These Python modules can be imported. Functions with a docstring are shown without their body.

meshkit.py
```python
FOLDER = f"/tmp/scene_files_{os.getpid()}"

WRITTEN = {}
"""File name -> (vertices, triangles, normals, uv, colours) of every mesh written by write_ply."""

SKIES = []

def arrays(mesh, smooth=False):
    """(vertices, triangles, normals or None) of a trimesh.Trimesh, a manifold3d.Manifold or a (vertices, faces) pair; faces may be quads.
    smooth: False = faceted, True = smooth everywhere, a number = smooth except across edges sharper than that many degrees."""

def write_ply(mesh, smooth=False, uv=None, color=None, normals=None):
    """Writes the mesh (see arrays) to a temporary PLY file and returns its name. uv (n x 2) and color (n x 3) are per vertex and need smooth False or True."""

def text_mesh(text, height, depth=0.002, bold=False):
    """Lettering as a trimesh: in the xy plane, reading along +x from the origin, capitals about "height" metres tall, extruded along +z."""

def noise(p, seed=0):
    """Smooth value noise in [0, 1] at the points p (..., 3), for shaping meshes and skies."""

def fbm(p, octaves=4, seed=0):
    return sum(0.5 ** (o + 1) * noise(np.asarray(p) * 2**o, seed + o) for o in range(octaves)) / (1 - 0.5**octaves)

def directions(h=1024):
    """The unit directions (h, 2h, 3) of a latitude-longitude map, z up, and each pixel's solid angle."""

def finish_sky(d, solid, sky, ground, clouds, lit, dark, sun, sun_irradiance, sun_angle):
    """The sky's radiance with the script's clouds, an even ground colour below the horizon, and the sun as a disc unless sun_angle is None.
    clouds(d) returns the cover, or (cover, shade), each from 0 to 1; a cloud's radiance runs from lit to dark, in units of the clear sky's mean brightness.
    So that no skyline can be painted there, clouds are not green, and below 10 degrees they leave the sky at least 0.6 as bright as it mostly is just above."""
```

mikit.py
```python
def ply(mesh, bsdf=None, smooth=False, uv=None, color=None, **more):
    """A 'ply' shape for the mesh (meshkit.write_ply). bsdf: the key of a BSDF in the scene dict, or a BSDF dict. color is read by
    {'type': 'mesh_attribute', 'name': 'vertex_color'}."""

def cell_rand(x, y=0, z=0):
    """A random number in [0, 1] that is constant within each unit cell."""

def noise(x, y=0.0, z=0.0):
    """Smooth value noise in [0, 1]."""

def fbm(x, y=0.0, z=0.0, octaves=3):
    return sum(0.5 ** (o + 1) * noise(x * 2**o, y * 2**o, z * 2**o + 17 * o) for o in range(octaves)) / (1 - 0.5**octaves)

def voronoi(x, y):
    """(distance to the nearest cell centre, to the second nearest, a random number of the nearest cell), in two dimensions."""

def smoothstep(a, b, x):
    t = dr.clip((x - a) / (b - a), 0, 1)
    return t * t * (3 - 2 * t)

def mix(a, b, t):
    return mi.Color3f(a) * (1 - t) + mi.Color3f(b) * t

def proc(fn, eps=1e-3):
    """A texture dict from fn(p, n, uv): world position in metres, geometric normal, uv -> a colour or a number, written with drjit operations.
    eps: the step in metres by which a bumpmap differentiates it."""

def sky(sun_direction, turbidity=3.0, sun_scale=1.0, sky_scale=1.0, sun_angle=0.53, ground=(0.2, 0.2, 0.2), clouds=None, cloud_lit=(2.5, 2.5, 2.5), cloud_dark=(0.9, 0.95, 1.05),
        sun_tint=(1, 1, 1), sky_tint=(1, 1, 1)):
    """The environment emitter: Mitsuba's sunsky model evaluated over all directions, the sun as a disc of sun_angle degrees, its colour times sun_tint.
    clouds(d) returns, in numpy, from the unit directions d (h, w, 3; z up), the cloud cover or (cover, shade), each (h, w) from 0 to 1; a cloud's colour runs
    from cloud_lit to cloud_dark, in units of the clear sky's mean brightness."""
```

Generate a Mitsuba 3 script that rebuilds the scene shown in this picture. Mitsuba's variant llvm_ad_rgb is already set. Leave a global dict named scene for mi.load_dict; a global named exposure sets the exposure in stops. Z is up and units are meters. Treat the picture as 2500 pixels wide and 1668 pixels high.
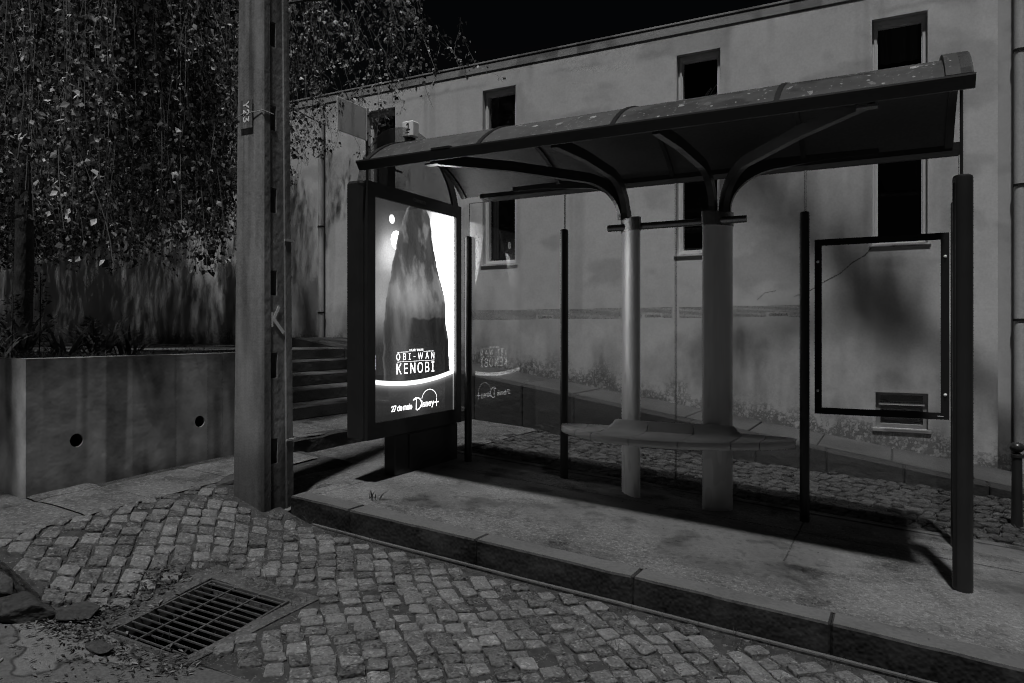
import math, numpy as np, trimesh, mitsuba as mi, mikit, meshkit, drjit as dr
import manifold3d as m3
from shapely.geometry import Polygon, Point, box as sbox
from shapely.ops import unary_union
from mikit import proc, noise, fbm, voronoi, smoothstep, cell_rand

scene, labels = {}, {}
rng = np.random.default_rng(7)
T = mi.ScalarTransform4f

# ------------------------------------------------------------------ camera, sky and key light, exposure
YAW = math.radians(28.0)
EYE = np.array([0.0, 0.0, 1.52])
FWD = np.array([-math.sin(YAW), math.cos(YAW), 0.0])
scene['camera'] = {'type': 'perspective', 'fov': 2 * math.degrees(math.atan(1250 / 1766)), 'fov_axis': 'x', 'near_clip': 0.05, 'far_clip': 400.0,
                   'principal_point_offset_y': 0.0126,
                   'to_world': T().look_at(origin=EYE.tolist(), target=(EYE + FWD).tolist(), up=[0, 0, 1])}
LIGHT = (0.075, -0.35, 1.0)
scene['sky'] = mikit.sky(LIGHT, turbidity=3, sun_scale=0.80, sky_scale=0.009, sun_angle=2.4, ground=(0.02, 0.02, 0.02),
                         sun_tint=(0.878, 1.04, 1.325), sky_tint=(1.6, 1.0, 0.62))
exposure = 1.3


# ------------------------------------------------------------------ helpers
def numbered(name):
    if name not in used:
        used.add(name)
        return name
    k = 1
    while f'{name}_{k:03d}' in used:
        k += 1
    used.add(f'{name}_{k:03d}')
    return f'{name}_{k:03d}'


used = set()


def thing(name, label, cat, group=None):
    key = numbered(name)
    labels[key] = {'label': label, 'category': cat}
    if group:
        labels[key]['group'] = group
    return key


def obj(name, mesh, mat, parent=None, smooth=False, label=None, kind=None, cat=None, uv=None, **more):
    key = numbered(parent + '__' + name if parent else name)
    scene[key] = mikit.ply(mesh, mat, smooth=smooth, uv=uv, **more)
    d = {}
    if label: d['label'] = label
    if kind: d['kind'] = kind
    if cat: d['category'] = cat
    if d: labels[key] = d
    return key


def tm(v, f):
    return trimesh.Trimesh(np.asarray(v, float), np.asarray(f, int), process=False)


def cat(ms):
    return trimesh.util.concatenate(ms)


def arr(man):
    m = man.to_mesh()
    return tm(m.vert_properties[:, :3], m.tri_verts)


def bx(x0, x1, y0, y1, z0, z1, b=0.0):
    if b <= 0:
        m = trimesh.creation.box(bounds=[[x0, y0, z0], [x1, y1, z1]])
        return tm(m.vertices, m.faces)
    p = []
    for sx in (0, 1):
        for sy in (0, 1):
            for sz in (0, 1):
                c = np.array([(x0, x1)[sx], (y0, y1)[sy], (z0, z1)[sz]], float)
                s = np.array([1 - 2 * sx, 1 - 2 * sy, 1 - 2 * sz]) * b
                for k in range(3):
                    q = c + s
                    q[k] = c[k]
                    p.append(q)
    return arr(m3.Manifold.hull_points(np.array(p)))


def shear(m, k, x0=0.0):
    m.vertices[:, 2] += k * (m.vertices[:, 0] - x0)
    return m


def sweep(pts, prof, closed_caps=True, up=None):
    """Profile (k,2) swept along pts; profile axes are side and up."""
    p = np.asarray(pts, float)
    t = np.gradient(p, axis=0)
    t /= np.linalg.norm(t, axis=1, keepdims=True) + 1e-12
    if up is None:
        up = np.array([0, 0, 1.0]) if abs(t[:, 2]).mean() < 0.8 else np.array([1.0, 0, 0])
    n = np.zeros_like(p)
    u = np.asarray(up, float)
    for i in range(len(p)):
        u = u - t[i] * u.dot(t[i])
        u /= np.linalg.norm(u) + 1e-12
        n[i] = u
    s = np.cross(t, n)
    prof = np.asarray(prof, float)
    if prof.ndim == 2:
        prof = np.repeat(prof[None], len(p), 0)
    k = prof.shape[1]
    v = (p[:, None] + prof[:, :, :1] * s[:, None] + prof[:, :, 1:] * n[:, None]).reshape(-1, 3)
    f = []
    for i in range(len(p) - 1):
        for j in range(k):
            a, b, c, d = i * k + j, i * k + (j + 1) % k, (i + 1) * k + (j + 1) % k, (i + 1) * k + j
            f += [[a, b, c], [a, c, d]]
    if closed_caps:
        for j in range(1, k - 1):
            f.append([0, j + 1, j])
            o = (len(p) - 1) * k
            f.append([o, o + j, o + j + 1])
    m = tm(v, f)
    m.fix_normals() if len(f) < 4000 else None
    return m


def circ(r, n=14):
    a = np.arange(n) * 2 * np.pi / n
    return np.stack([r * np.cos(a), r * np.sin(a)], 1)


def tube(pts, r, n=10):
    r = np.broadcast_to(r, (len(pts),))
    return sweep(pts, np.stack([circ(x, n) for x in r]))


def lathe(prof, c, n=28):
    """prof: (r,z) list from bottom to top, around the vertical through c."""
    pr = np.asarray(prof, float)
    a = np.arange(n) * 2 * np.pi / n
    v = np.stack([pr[:, None, 0] * np.cos(a), pr[:, None, 0] * np.sin(a), np.repeat(pr[:, 1:2], n, 1)], -1).reshape(-1, 3) + np.asarray(c, float)
    f = []
    for i in range(len(pr) - 1):
        for j in range(n):
            A, B, C, D = i * n + j, i * n + (j + 1) % n, (i + 1) * n + (j + 1) % n, (i + 1) * n + j
            f += [[A, B, C], [A, C, D]]
    return tm(v, f)


def ext(poly, h):
    gs = getattr(poly, 'geoms', [poly])
    return cat([trimesh.creation.extrude_polygon(g, h, engine='earcut') for g in gs])


def ext_y(poly, y0, y1):
    """poly in (x,z), extruded from y0 to y1."""
    m = ext(poly, y1 - y0)
    v = m.vertices
    return tm(np.stack([v[:, 0], y1 - v[:, 2], v[:, 1]], 1), m.faces)


def ext_x(poly, x0, x1):
    """poly in (y,z), extruded from x0 to x1."""
    m = ext(poly, x1 - x0)
    v = m.vertices
    return tm(np.stack([x0 + v[:, 2], v[:, 0], v[:, 1]], 1), m.faces)


def grid(x0, x1, y0, y1, nx, ny, zf):
    X, Y = np.meshgrid(np.linspace(x0, x1, nx), np.linspace(y0, y1, ny), indexing='ij')
    v = np.stack([X, Y, zf(X, Y)], -1).reshape(-1, 3)
    i, j = np.meshgrid(np.arange(nx - 1), np.arange(ny - 1), indexing='ij')
    a = i * ny + j
    q = np.stack([a, a + ny, a + ny + 1, a + 1], -1).reshape(-1, 4)
    return tm(v, np.vstack([q[:, [0, 1, 2]], q[:, [0, 2, 3]]]))


def N3(x, y, z, s=1.0, seed=0):
    return meshkit.noise(np.stack([np.asarray(x) * s, np.asarray(y) * s, np.asarray(z) * s], -1), seed)


# ------------------------------------------------------------------ materials (neutral greys: the picture is black and white)
def grey(v):
    return mi.Color3f(v, v, v)


def rgb(v):
    return {'type': 'rgb', 'value': [v, v, v]}


def mat(name, tex, bump=None, scale=0.01, rough=None, eps=1e-3, spec=0.3, two=True):
    if rough is None:
        b = {'type': 'diffuse', 'reflectance': tex}
    else:
        b = {'type': 'principled', 'base_color': tex, 'roughness': rough, 'specular': spec}
    if bump is not None:
        b = {'type': 'bumpmap', 'arbitrary': proc(bump, eps), 'scale': scale, 'bsdf': b}
    scene[name] = {'type': 'twosided', 'bsdf': b} if two else b


def zpath(x):
    return 0.295 - 0.155 * x


def seg_d(p, pts):
    best = mi.Float(9.0)
    for (ax, az), (bx_, bz) in zip(pts[:-1], pts[1:]):
        dx, dz = bx_ - ax, bz - az
        t = dr.clip(((p.x - ax) * dx + (p.z - az) * dz) / (dx * dx + dz * dz), 0, 1)
        best = dr.minimum(best, dr.sqrt(dr.square(p.x - ax - t * dx) + dr.square(p.z - az - t * dz)))
    return best


CRACK = [(-0.24, 2.44), (-0.30, 2.36), (-0.42, 2.29), (-0.55, 2.17), (-0.72, 2.08), (-0.86, 1.99), (-1.02, 1.93)]
CRACK2 = [(-1.22, 2.0), (-1.34, 1.98), (-1.42, 1.90)]


def plaster(p, n, uv):
    b = 0.53 + 0.19 * (fbm(p.x * 0.7, p.z * 0.7, p.y, 4) - 0.5) + 0.09 * (fbm(p.x * 2.6, p.z * 1.9, p.y + 3, 4) - 0.5) + 0.05 * (noise(p.x * 9, p.z * 9, p.y * 3) - 0.5) + 0.05 * (noise(p.x * 55, p.z * 55, p.y * 60) - 0.5) + 0.05 * (noise(p.x * 130, p.z * 130, p.y * 60) - 0.5)
    streak = smoothstep(0.56, 0.80, noise(p.x * 5.5, p.z * 0.33, 3)) * smoothstep(-1, 4, noise(p.x * 21, p.z * 0.6, 5) * 5)
    b = b * (1 - 0.16 * streak)
    blot = smoothstep(0.58, 0.72, fbm(p.x * 1.5 + 4, p.z * 2.2, 9, 4))
    b = b * (1 - 0.20 * blot)
    h = p.z - dr.minimum(0.295 - 0.155 * p.x, 1.33)
    w = fbm(p.x * 3, p.z * 3, 1, 4)
    f = fbm(p.x * 34, p.z * 30, 2, 4)
    damp = smoothstep(1.15, 0.05, h + 1.1 * (w - 0.5) + 0.5 * (noise(p.x * 2.1, p.z * 0.3, 8) - 0.5))
    b = b * (1 - 0.40 * damp * (0.45 + 1.1 * fbm(p.x * 12, p.z * 3.5, 6, 4)))
    moss = smoothstep(0.24, 0.02, h + 0.55 * (w - 0.5) + 0.5 * (f - 0.5)) * smoothstep(0.34, 0.60, f + 0.3 * w)
    b = dr.lerp(b, 0.085, 0.85 * moss)
    f2 = fbm(p.x * 38, p.z * 24, 4, 3)
    flake = smoothstep(0.52, 0.66, 0.6 * f + 0.4 * f2) * smoothstep(0.20, 0.0, dr.abs(h - 0.02 - 0.22 * w))
    b = dr.lerp(b, 0.46, 0.22 * flake)
    rust = smoothstep(0.05, 0.0, dr.abs(p.z - 4.95 - 0.03 * noise(p.x * 12))) * smoothstep(0.45, 0.8, noise(p.x * 2.3, 7))
    b = b * (1 - 0.2 * rust)
    c = dr.minimum(seg_d(p, CRACK) + 0.004 * (noise(p.x * 40, p.z * 40) - 0.5), seg_d(p, CRACK2) + 0.002)
    b = b * (1 - 0.75 * smoothstep(0.008, 0.003, c))
    return grey(dr.clip(b, 0.02, 0.8))


def plaster_h(p, n, uv):
    h = p.z - dr.minimum(0.295 - 0.155 * p.x, 1.33)
    return fbm(p.x * 26, p.z * 26, p.y * 26, 3) * (0.6 + 0.5 * smoothstep(0.7, 0.1, h)) + 1.0 * fbm(p.x * 3, p.z * 3, 4, 2)


mat('m_plaster', proc(plaster), plaster_h, 0.0028, eps=4e-3)
mat('m_plaster_shaded', proc(lambda p, n, uv: plaster(p, n, uv) * 0.74), plaster_h, 0.0028, eps=4e-3)  # same plaster darkened: shade of the recess put into the colour
mat('m_coping', proc(lambda p, n, uv: grey(0.30 + 0.16 * (fbm(p.x * 2.5, p.z * 9, p.y * 9, 4) - 0.5) - 0.12 * smoothstep(0.6, 0.75, noise(p.x * 5, p.z * 3)))))


def concrete_fn(base, amp=0.5, s=1.0):
    def fn(p, n, uv):
        v = base * (1 + amp * (fbm(p.x * 2.2 * s, p.y * 2.2 * s, p.z * 2.2 * s, 4) - 0.5) * 2)
        v = v * (1 + 0.5 * amp * (noise(p.x * 90, p.y * 90, p.z * 90) - 0.5) * 2)
        return grey(dr.clip(v, 0.01, 0.8))
    return fn


def retain(p, n, uv):
    # board-cast concrete: tone steps between pours, runs below the weep holes
    pour = dr.select(p.y < 3.353, .62, dr.select(p.y < 3.716, .12, dr.select(p.y < 4.0, .85, dr.select(p.y < 4.15, .35, .5)))) - .45 * smoothstep(.12, .10, dr.abs(p.y - 2.80 - .04 * noise(p.z * 3))) * smoothstep(.75, .95, p.z)
    v = 0.40 + 0.20 * (pour - 0.5) + 0.34 * (fbm(p.y * 4.2, p.z * 1.6, p.x * 3, 4) - 0.5) + 0.30 * (fbm(p.y * 11, p.z * 9, p.x * 11, 4) - 0.5)
    run = smoothstep(0.52, 0.72, noise(p.y * 11, p.z * 0.8, p.x * 9))
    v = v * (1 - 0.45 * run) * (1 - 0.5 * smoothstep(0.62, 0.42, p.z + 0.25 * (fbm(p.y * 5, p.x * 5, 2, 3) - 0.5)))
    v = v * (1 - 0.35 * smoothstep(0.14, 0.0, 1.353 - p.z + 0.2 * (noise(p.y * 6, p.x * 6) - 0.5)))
    v = v + 0.05 * (noise(p.x * 70, p.y * 70, p.z * 70) - 0.5)
    return grey(dr.clip(v, 0.03, 0.75))


mat('m_retain', proc(retain), lambda p, n, uv: fbm(p.x * 14, p.y * 14, p.z * 14, 3), 0.002, eps=3e-3)


def polec(p, n, uv):
    v = 0.23 + 0.26 * (fbm(p.x * 18, p.y * 18, p.z * 1.6, 4) - 0.5) + 0.09 * (fbm(p.x * 4, p.y * 4, p.z * 2.5, 3) - 0.5)
    v = v + 0.07 * (noise(p.x * 110, p.y * 110, p.z * 110) - 0.5)
    v = v * (1 - 0.3 * smoothstep(.5, .7, fbm(p.x * 7 + 2, p.y * 7, p.z * 1.2, 4))) * (1 - 0.62 * smoothstep(0.95, 0.32, p.z + 0.5 * (noise(p.x * 9, p.y * 9, p.z * 3) - 0.5)))
    drip = smoothstep(0.55, 0.75, noise(p.x * 34, p.y * 34, p.z * 0.7)) * smoothstep(0.0, 1.0, noise(p.z * 1.3, 4))
    return grey(dr.clip(v * (1 - 0.4 * drip), 0.015, 0.5))


mat('m_pole', proc(polec), lambda p, n, uv: fbm(p.x * 40, p.y * 40, p.z * 25, 3), 0.0028, eps=2e-3)


def slab(p, n, uv):
    w = fbm(p.x * 1.7, p.y * 1.7, 0, 4)
    g = noise(p.x * 55, p.y * 55) * 0.5 + noise(p.x * 130, p.y * 130, 3) * 0.5
    front = smoothstep(0.35, 0.7, w + 0.35 * smoothstep(4.6, 3.85, p.y))
    v = 0.128 + 0.13 * (w - 0.5) + 0.07 * (g - 0.5) * (0.4 + 0.9 * front)
    grit = smoothstep(0.70, 0.80, noise(p.x * 85, p.y * 85, 7)) * front
    v = v + 0.05 * grit - 0.02 * smoothstep(0.70, 0.85, noise(p.x * 30, p.y * 30, 9)) - 0.045 * smoothstep(0.60, 0.70, fbm(p.x * 1.2, p.y * 2.5, 12, 4)) - 0.04 * smoothstep(0.55, 0.75, fbm(p.x * 5, p.y * 5, 8, 3))
    v = v * (1 - 0.4 * smoothstep(3.92, 3.66, p.y + 0.12 * (noise(p.x * 6, p.y * 9, 5) - 0.5)) * 0.5)
    return grey(dr.clip(v, 0.02, 0.5))


mat('m_slab', proc(slab), lambda p, n, uv: fbm(p.x * 34, p.y * 34, p.z * 34, 4), 0.006, eps=2e-3)


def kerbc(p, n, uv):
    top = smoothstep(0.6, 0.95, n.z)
    v = 0.026 + 0.085 * top + 0.05 * (fbm(p.x * 5, p.y * 5, p.z * 5, 4) - 0.5) + 0.03 * (noise(p.x * 80, p.y * 80, p.z * 80) - 0.5)  # shade of the unlit face put into the colour: pale tops, dark sides
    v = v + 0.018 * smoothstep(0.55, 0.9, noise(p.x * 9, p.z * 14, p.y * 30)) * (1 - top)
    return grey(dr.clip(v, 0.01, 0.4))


mat('m_kerb', proc(kerbc), lambda p, n, uv: fbm(p.x * 45, p.y * 45, p.z * 45, 4), 0.005, eps=2e-3)


def cobblec(p, n, uv):
    v = 0.076 + 0.085 * uv.x + 0.10 * (fbm(p.x * 22, p.y * 22, p.z * 22, 3) - 0.5) + 0.11 * (noise(p.x * 120, p.y * 120, p.z * 120) - 0.5)
    v = v + 0.09 * smoothstep(0.74, 0.85, noise(p.x * 75, p.y * 75, p.z * 75 + 5))
    return grey(dr.clip(v, 0.015, 0.4))


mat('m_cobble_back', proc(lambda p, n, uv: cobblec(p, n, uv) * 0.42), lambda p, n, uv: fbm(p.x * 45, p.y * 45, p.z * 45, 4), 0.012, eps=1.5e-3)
mat('m_cobble', proc(cobblec), lambda p, n, uv: fbm(p.x * 45, p.y * 45, p.z * 45, 4), 0.012, eps=1.5e-3)


def jointc(p, n, uv):
    v = 0.05 + 0.05 * (fbm(p.x * 25, p.y * 25, p.z * 25, 3) - 0.5) + 0.08 * smoothstep(0.72, 0.87, noise(p.x * 130, p.y * 130, p.z * 130))
    return grey(dr.clip(v, 0.01, 0.3))


mat('m_collar', proc(lambda p, n, uv: pavec(p, n, uv) * 0.62 + grey(0.05 * smoothstep(0.74, 0.84, noise(p.x * 120, p.y * 120)))), lambda p, n, uv: fbm(p.x * 60, p.y * 60, p.z * 40, 4), 0.010, eps=1.5e-3)
mat('m_joint', proc(jointc), lambda p, n, uv: fbm(p.x * 60, p.y * 60, p.z * 60, 3), 0.010, eps=1.5e-3)


def asph(p, n, uv):
    w = fbm(p.x * 1.3 + 3, p.y * 1.3, 0, 4)
    v = 0.09 + 0.06 * (w - 0.5) + 0.035 * (noise(p.x * 110, p.y * 110) - 0.5)
    patch = smoothstep(0.50, 0.53, fbm(p.x * 2.1, p.y * 2.6, 5, 4))
    v = v + 0.035 * patch
    edge = smoothstep(0.02, 0.0, dr.abs(fbm(p.x * 2.1, p.y * 2.6, 5, 4) - 0.5))
    v = v * (1 - 0.5 * edge)
    return grey(dr.clip(v, 0.015, 0.3))


mat('m_asphalt', proc(asph), lambda p, n, uv: fbm(p.x * 50, p.y * 50, 0, 3) + 3 * smoothstep(0.49, 0.53, fbm(p.x * 2.1, p.y * 2.6, 5, 4)), 0.006, eps=2e-3)


def pavec(p, n, uv):
    v = 0.115 + 0.09 * (fbm(p.x * 2.5, p.y * 2.5, 0, 4) - 0.5) + 0.06 * (noise(p.x * 85, p.y * 85) - 0.5)
    v = v + 0.05 * smoothstep(0.72, 0.82, noise(p.x * 60, p.y * 60, 6)) - 0.03 * smoothstep(0.55, 0.7, fbm(p.x * 7, p.y * 7, 4, 3))
    return grey(dr.clip(v, 0.015, 0.3))


mat('m_pave', proc(pavec), lambda p, n, uv: fbm(p.x * 28, p.y * 28, p.z * 20, 4), 0.010, eps=2e-3)
mat('m_step', proc(concrete_fn(0.10, 0.5)), lambda p, n, uv: fbm(p.x * 28, p.y * 28, p.z * 28, 3), 0.008, eps=2e-3)
mat('m_path', proc(concrete_fn(0.075, 0.45)), lambda p, n, uv: fbm(p.x * 20, p.y * 20, p.z * 20, 3), 0.006, eps=2e-3)
mat('m_pathkerb', proc(concrete_fn(0.045, 0.5)), lambda p, n, uv: fbm(p.x * 20, p.y * 20, p.z * 20, 3), 0.008, eps=2e-3)
mat('m_rock', proc(concrete_fn(0.05, 0.6, 3)), lambda p, n, uv: fbm(p.x * 30, p.y * 30, p.z * 30, 4), 0.015, eps=2e-3)
mat('m_soil', proc(concrete_fn(0.03, 0.6, 3)))
mat('m_black', proc(lambda p, n, uv: grey(0.016 + 0.012 * fbm(p.x * 6, p.y * 6, p.z * 6, 3))), rough=0.32, spec=0.45)
mat('m_blackmat', rgb(0.012), rough=0.7, spec=0.2)
mat('m_frame', proc(lambda p, n, uv: grey(0.55 + 0.1 * (fbm(p.x * 5, p.y * 5, p.z * 2, 3) - 0.5))), rough=0.5)
mat('m_sign', proc(lambda p, n, uv: grey(0.72 - 0.2 * smoothstep(.5, .75, noise(p.y * 30, p.z * 4)))), rough=0.5)
mat('m_curtain', rgb(0.055))
mat('m_white', rgb(0.82), rough=0.5)
mat('m_dark', rgb(0.006))
mat('m_grate', proc(concrete_fn(0.07, 0.5, 4)), rough=0.55)
mat('m_bench', proc(lambda p, n, uv: grey(0.55 + 0.20 * (fbm(p.x * 5, p.y * 5, p.z * 5, 4) - 0.5) + 0.03 * (noise(p.x * 60, p.y * 60, p.z * 60) - 0.5))), rough=0.6, spec=0.2)
mat('m_column', proc(lambda p, n, uv: grey(dr.clip(0.72 + 0.20 * (fbm(p.x * 25, p.y * 25, p.z * 0.9, 3) - 0.5) + 0.05 * (noise(p.x * 50, p.y * 50, p.z * 6) - 0.5)
    - 0.10 * smoothstep(0.64, 0.72, noise(p.x * 20, p.y * 20, p.z * 6)) * smoothstep(1.6, 1.0, p.z), 0.03, 0.85))), rough=0.33, spec=0.6)
scene['m_column']['bsdf'].update(metallic=0.2, roughness=0.36)
mat('m_pipe', proc(concrete_fn(0.42, 0.2)), rough=0.5)
scene['m_steel'] = {'type': 'roughconductor', 'specular_reflectance': rgb(0.62), 'alpha': 0.16, 'eta': rgb(2.5), 'k': rgb(3.0)}


def roofc(p, n, uv):
    a = fbm(p.x * 2.2, p.y * 3, p.z * 3, 4)
    v = 0.066 + 0.06 * (a - 0.5) + 0.04 * (fbm(p.x * 16, p.y * 10, p.z * 10, 3) - 0.5)
    stain = smoothstep(0.50, 0.62, fbm(p.x * 3.1 + 5, p.y * 6, p.z * 6, 4)) * (0.35 + 0.65 * smoothstep(-1.8, -0.5, p.x))
    v = v * (1 - 0.6 * stain) * (1 - 0.25 * smoothstep(-1.8, -0.2, p.x))
    d, d2, r = voronoi(p.x * 30, p.z * 24 + p.y * 12)
    lich = smoothstep(0.20 * smoothstep(0.93, 0.99, r), 0.0, d - 0.13 * smoothstep(0.90, 0.92, r)) * smoothstep(0.90, 0.92, r)
    v = v + 0.22 * lich * smoothstep(0.52, 0.62, noise(p.x * 1.9 + 2, p.z * 3)) 
    v = v + 0.06 * smoothstep(0.80, 0.88, noise(p.x * 70, p.y * 60, p.z * 60))
    return grey(dr.clip(v, 0.01, 0.5))


mat('m_roof', proc(roofc), rough=0.55, spec=0.25)
mat('m_ceiling', proc(concrete_fn(0.05, 0.3)), rough=0.45, spec=0.3)
scene['m_glass'] = {'type': 'thindielectric', 'int_ior': 1.52}
scene['m_tint'] = {'type': 'blendbsdf', 'weight': 0.28, 'a': {'type': 'thindielectric', 'int_ior': 1.5}, 'b': {'type': 'twosided', 'bsdf': {'type': 'principled', 'base_color': rgb(0.05), 'roughness': 0.25, 'specular': 0.4}}}


def leafc(p, n, uv):
    return grey(dr.clip(0.045 + 0.66 * uv.x * uv.x * uv.x, 0.02, 0.75))


scene['m_leaf'] = {'type': 'principledthin', 'base_color': proc(leafc), 'roughness': 0.33, 'diff_trans': 0.4, 'eta': 1.45}
scene['m_weed'] = {'type': 'principledthin', 'base_color': proc(lambda p, n, uv: grey(0.03 + 0.05 * uv.x)), 'roughness': 0.6, 'diff_trans': 0.6, 'eta': 1.4}
mat('m_bark', proc(concrete_fn(0.06, 0.6, 4)), lambda p, n, uv: fbm(p.x * 30, p.y * 30, p.z * 8, 3), 0.015, eps=2e-3)
mat('m_twig', rgb(0.13))
mat('m_debris', proc(lambda p, n, uv: grey(0.03 + 0.20 * uv.x * uv.x * uv.x * uv.x)))

SL = -0.069


def zr(x):
    return 0.001 + SL * x


def zp(x):
    return 0.1506 + SL * x


def sst(a, b, x):
    t = np.clip((x - a) / (b - a), 0, 1)
    return t * t * (3 - 2 * t)


def zcob(x, y):
    """road cobbles, rising to the left pavement"""
    x, y = np.asarray(x, float), np.asarray(y, float)
    up = sst(-3.3, -4.15, x)
    z = zr(x) + up * (0.13 + 0.03 * np.clip(y - 2.6, -0.6, 3))
    z = z - 0.07 * sst(-2.4, -3.0, x) * sst(2.75, 2.1, y) * (1 - up)
    return z + 0.022 * (meshkit.fbm(np.stack([x * 1.1, y * 1.1, x * 0], -1), 2) - 0.5)


# ------------------------------------------------------------------ ground
g = grid(-60, 60, -60, 70, 41, 41, lambda x, y: zr(x) - 1.1)
obj('ground', g, 'm_soil', kind='structure', label='bare earth under the street')


def zas(x, y):
    z = zr(x) - 0.010 - 0.062 * sst(-2.3, -3.0, x)
    return z + 0.018 * (meshkit.fbm(np.stack([x * 1.7, y * 1.7, x * 0], -1), 3, 3) - 0.5)


asp = cat([grid(-9, 3, 0.2, 2.03, 240, 40, zas), grid(-30, 30, -14, 0.2, 60, 20, zas)])
obj('road', asp, 'm_asphalt', smooth=True, kind='structure', label='worn patched asphalt road in front of the cobbles')

# cobble bed and stones
bed = grid(-4.6, 4.5, 2.02, 3.62, 260, 60, lambda x, y: zcob(x, y) - 0.012)
tc = bed.triangles_center
bed = tm(bed.vertices, bed.faces[~((tc[:, 0] > -3.24) & (tc[:, 0] < -2.64) & (tc[:, 1] > 2.05) & (tc[:, 1] < 2.67))])
xs_ = np.linspace(-4.6, -2.3, 60)
zz_ = zcob(xs_, xs_ * 0 + 2.02) - .008
rv = np.vstack([np.column_stack([xs_, xs_ * 0 + 2.022, zz_]), np.column_stack([xs_, xs_ * 0 + 1.99, zz_ - .4])])
rf = [[i, i + 60, i + 61] for i in range(59)] + [[i, i + 61, i + 1] for i in range(59)]
bed = cat([bed, tm(rv, rf)])
obj('cobbled_road', bed, 'm_joint', smooth=True, kind='structure', label='road strip of small granite setts with gritty joints')


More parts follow.
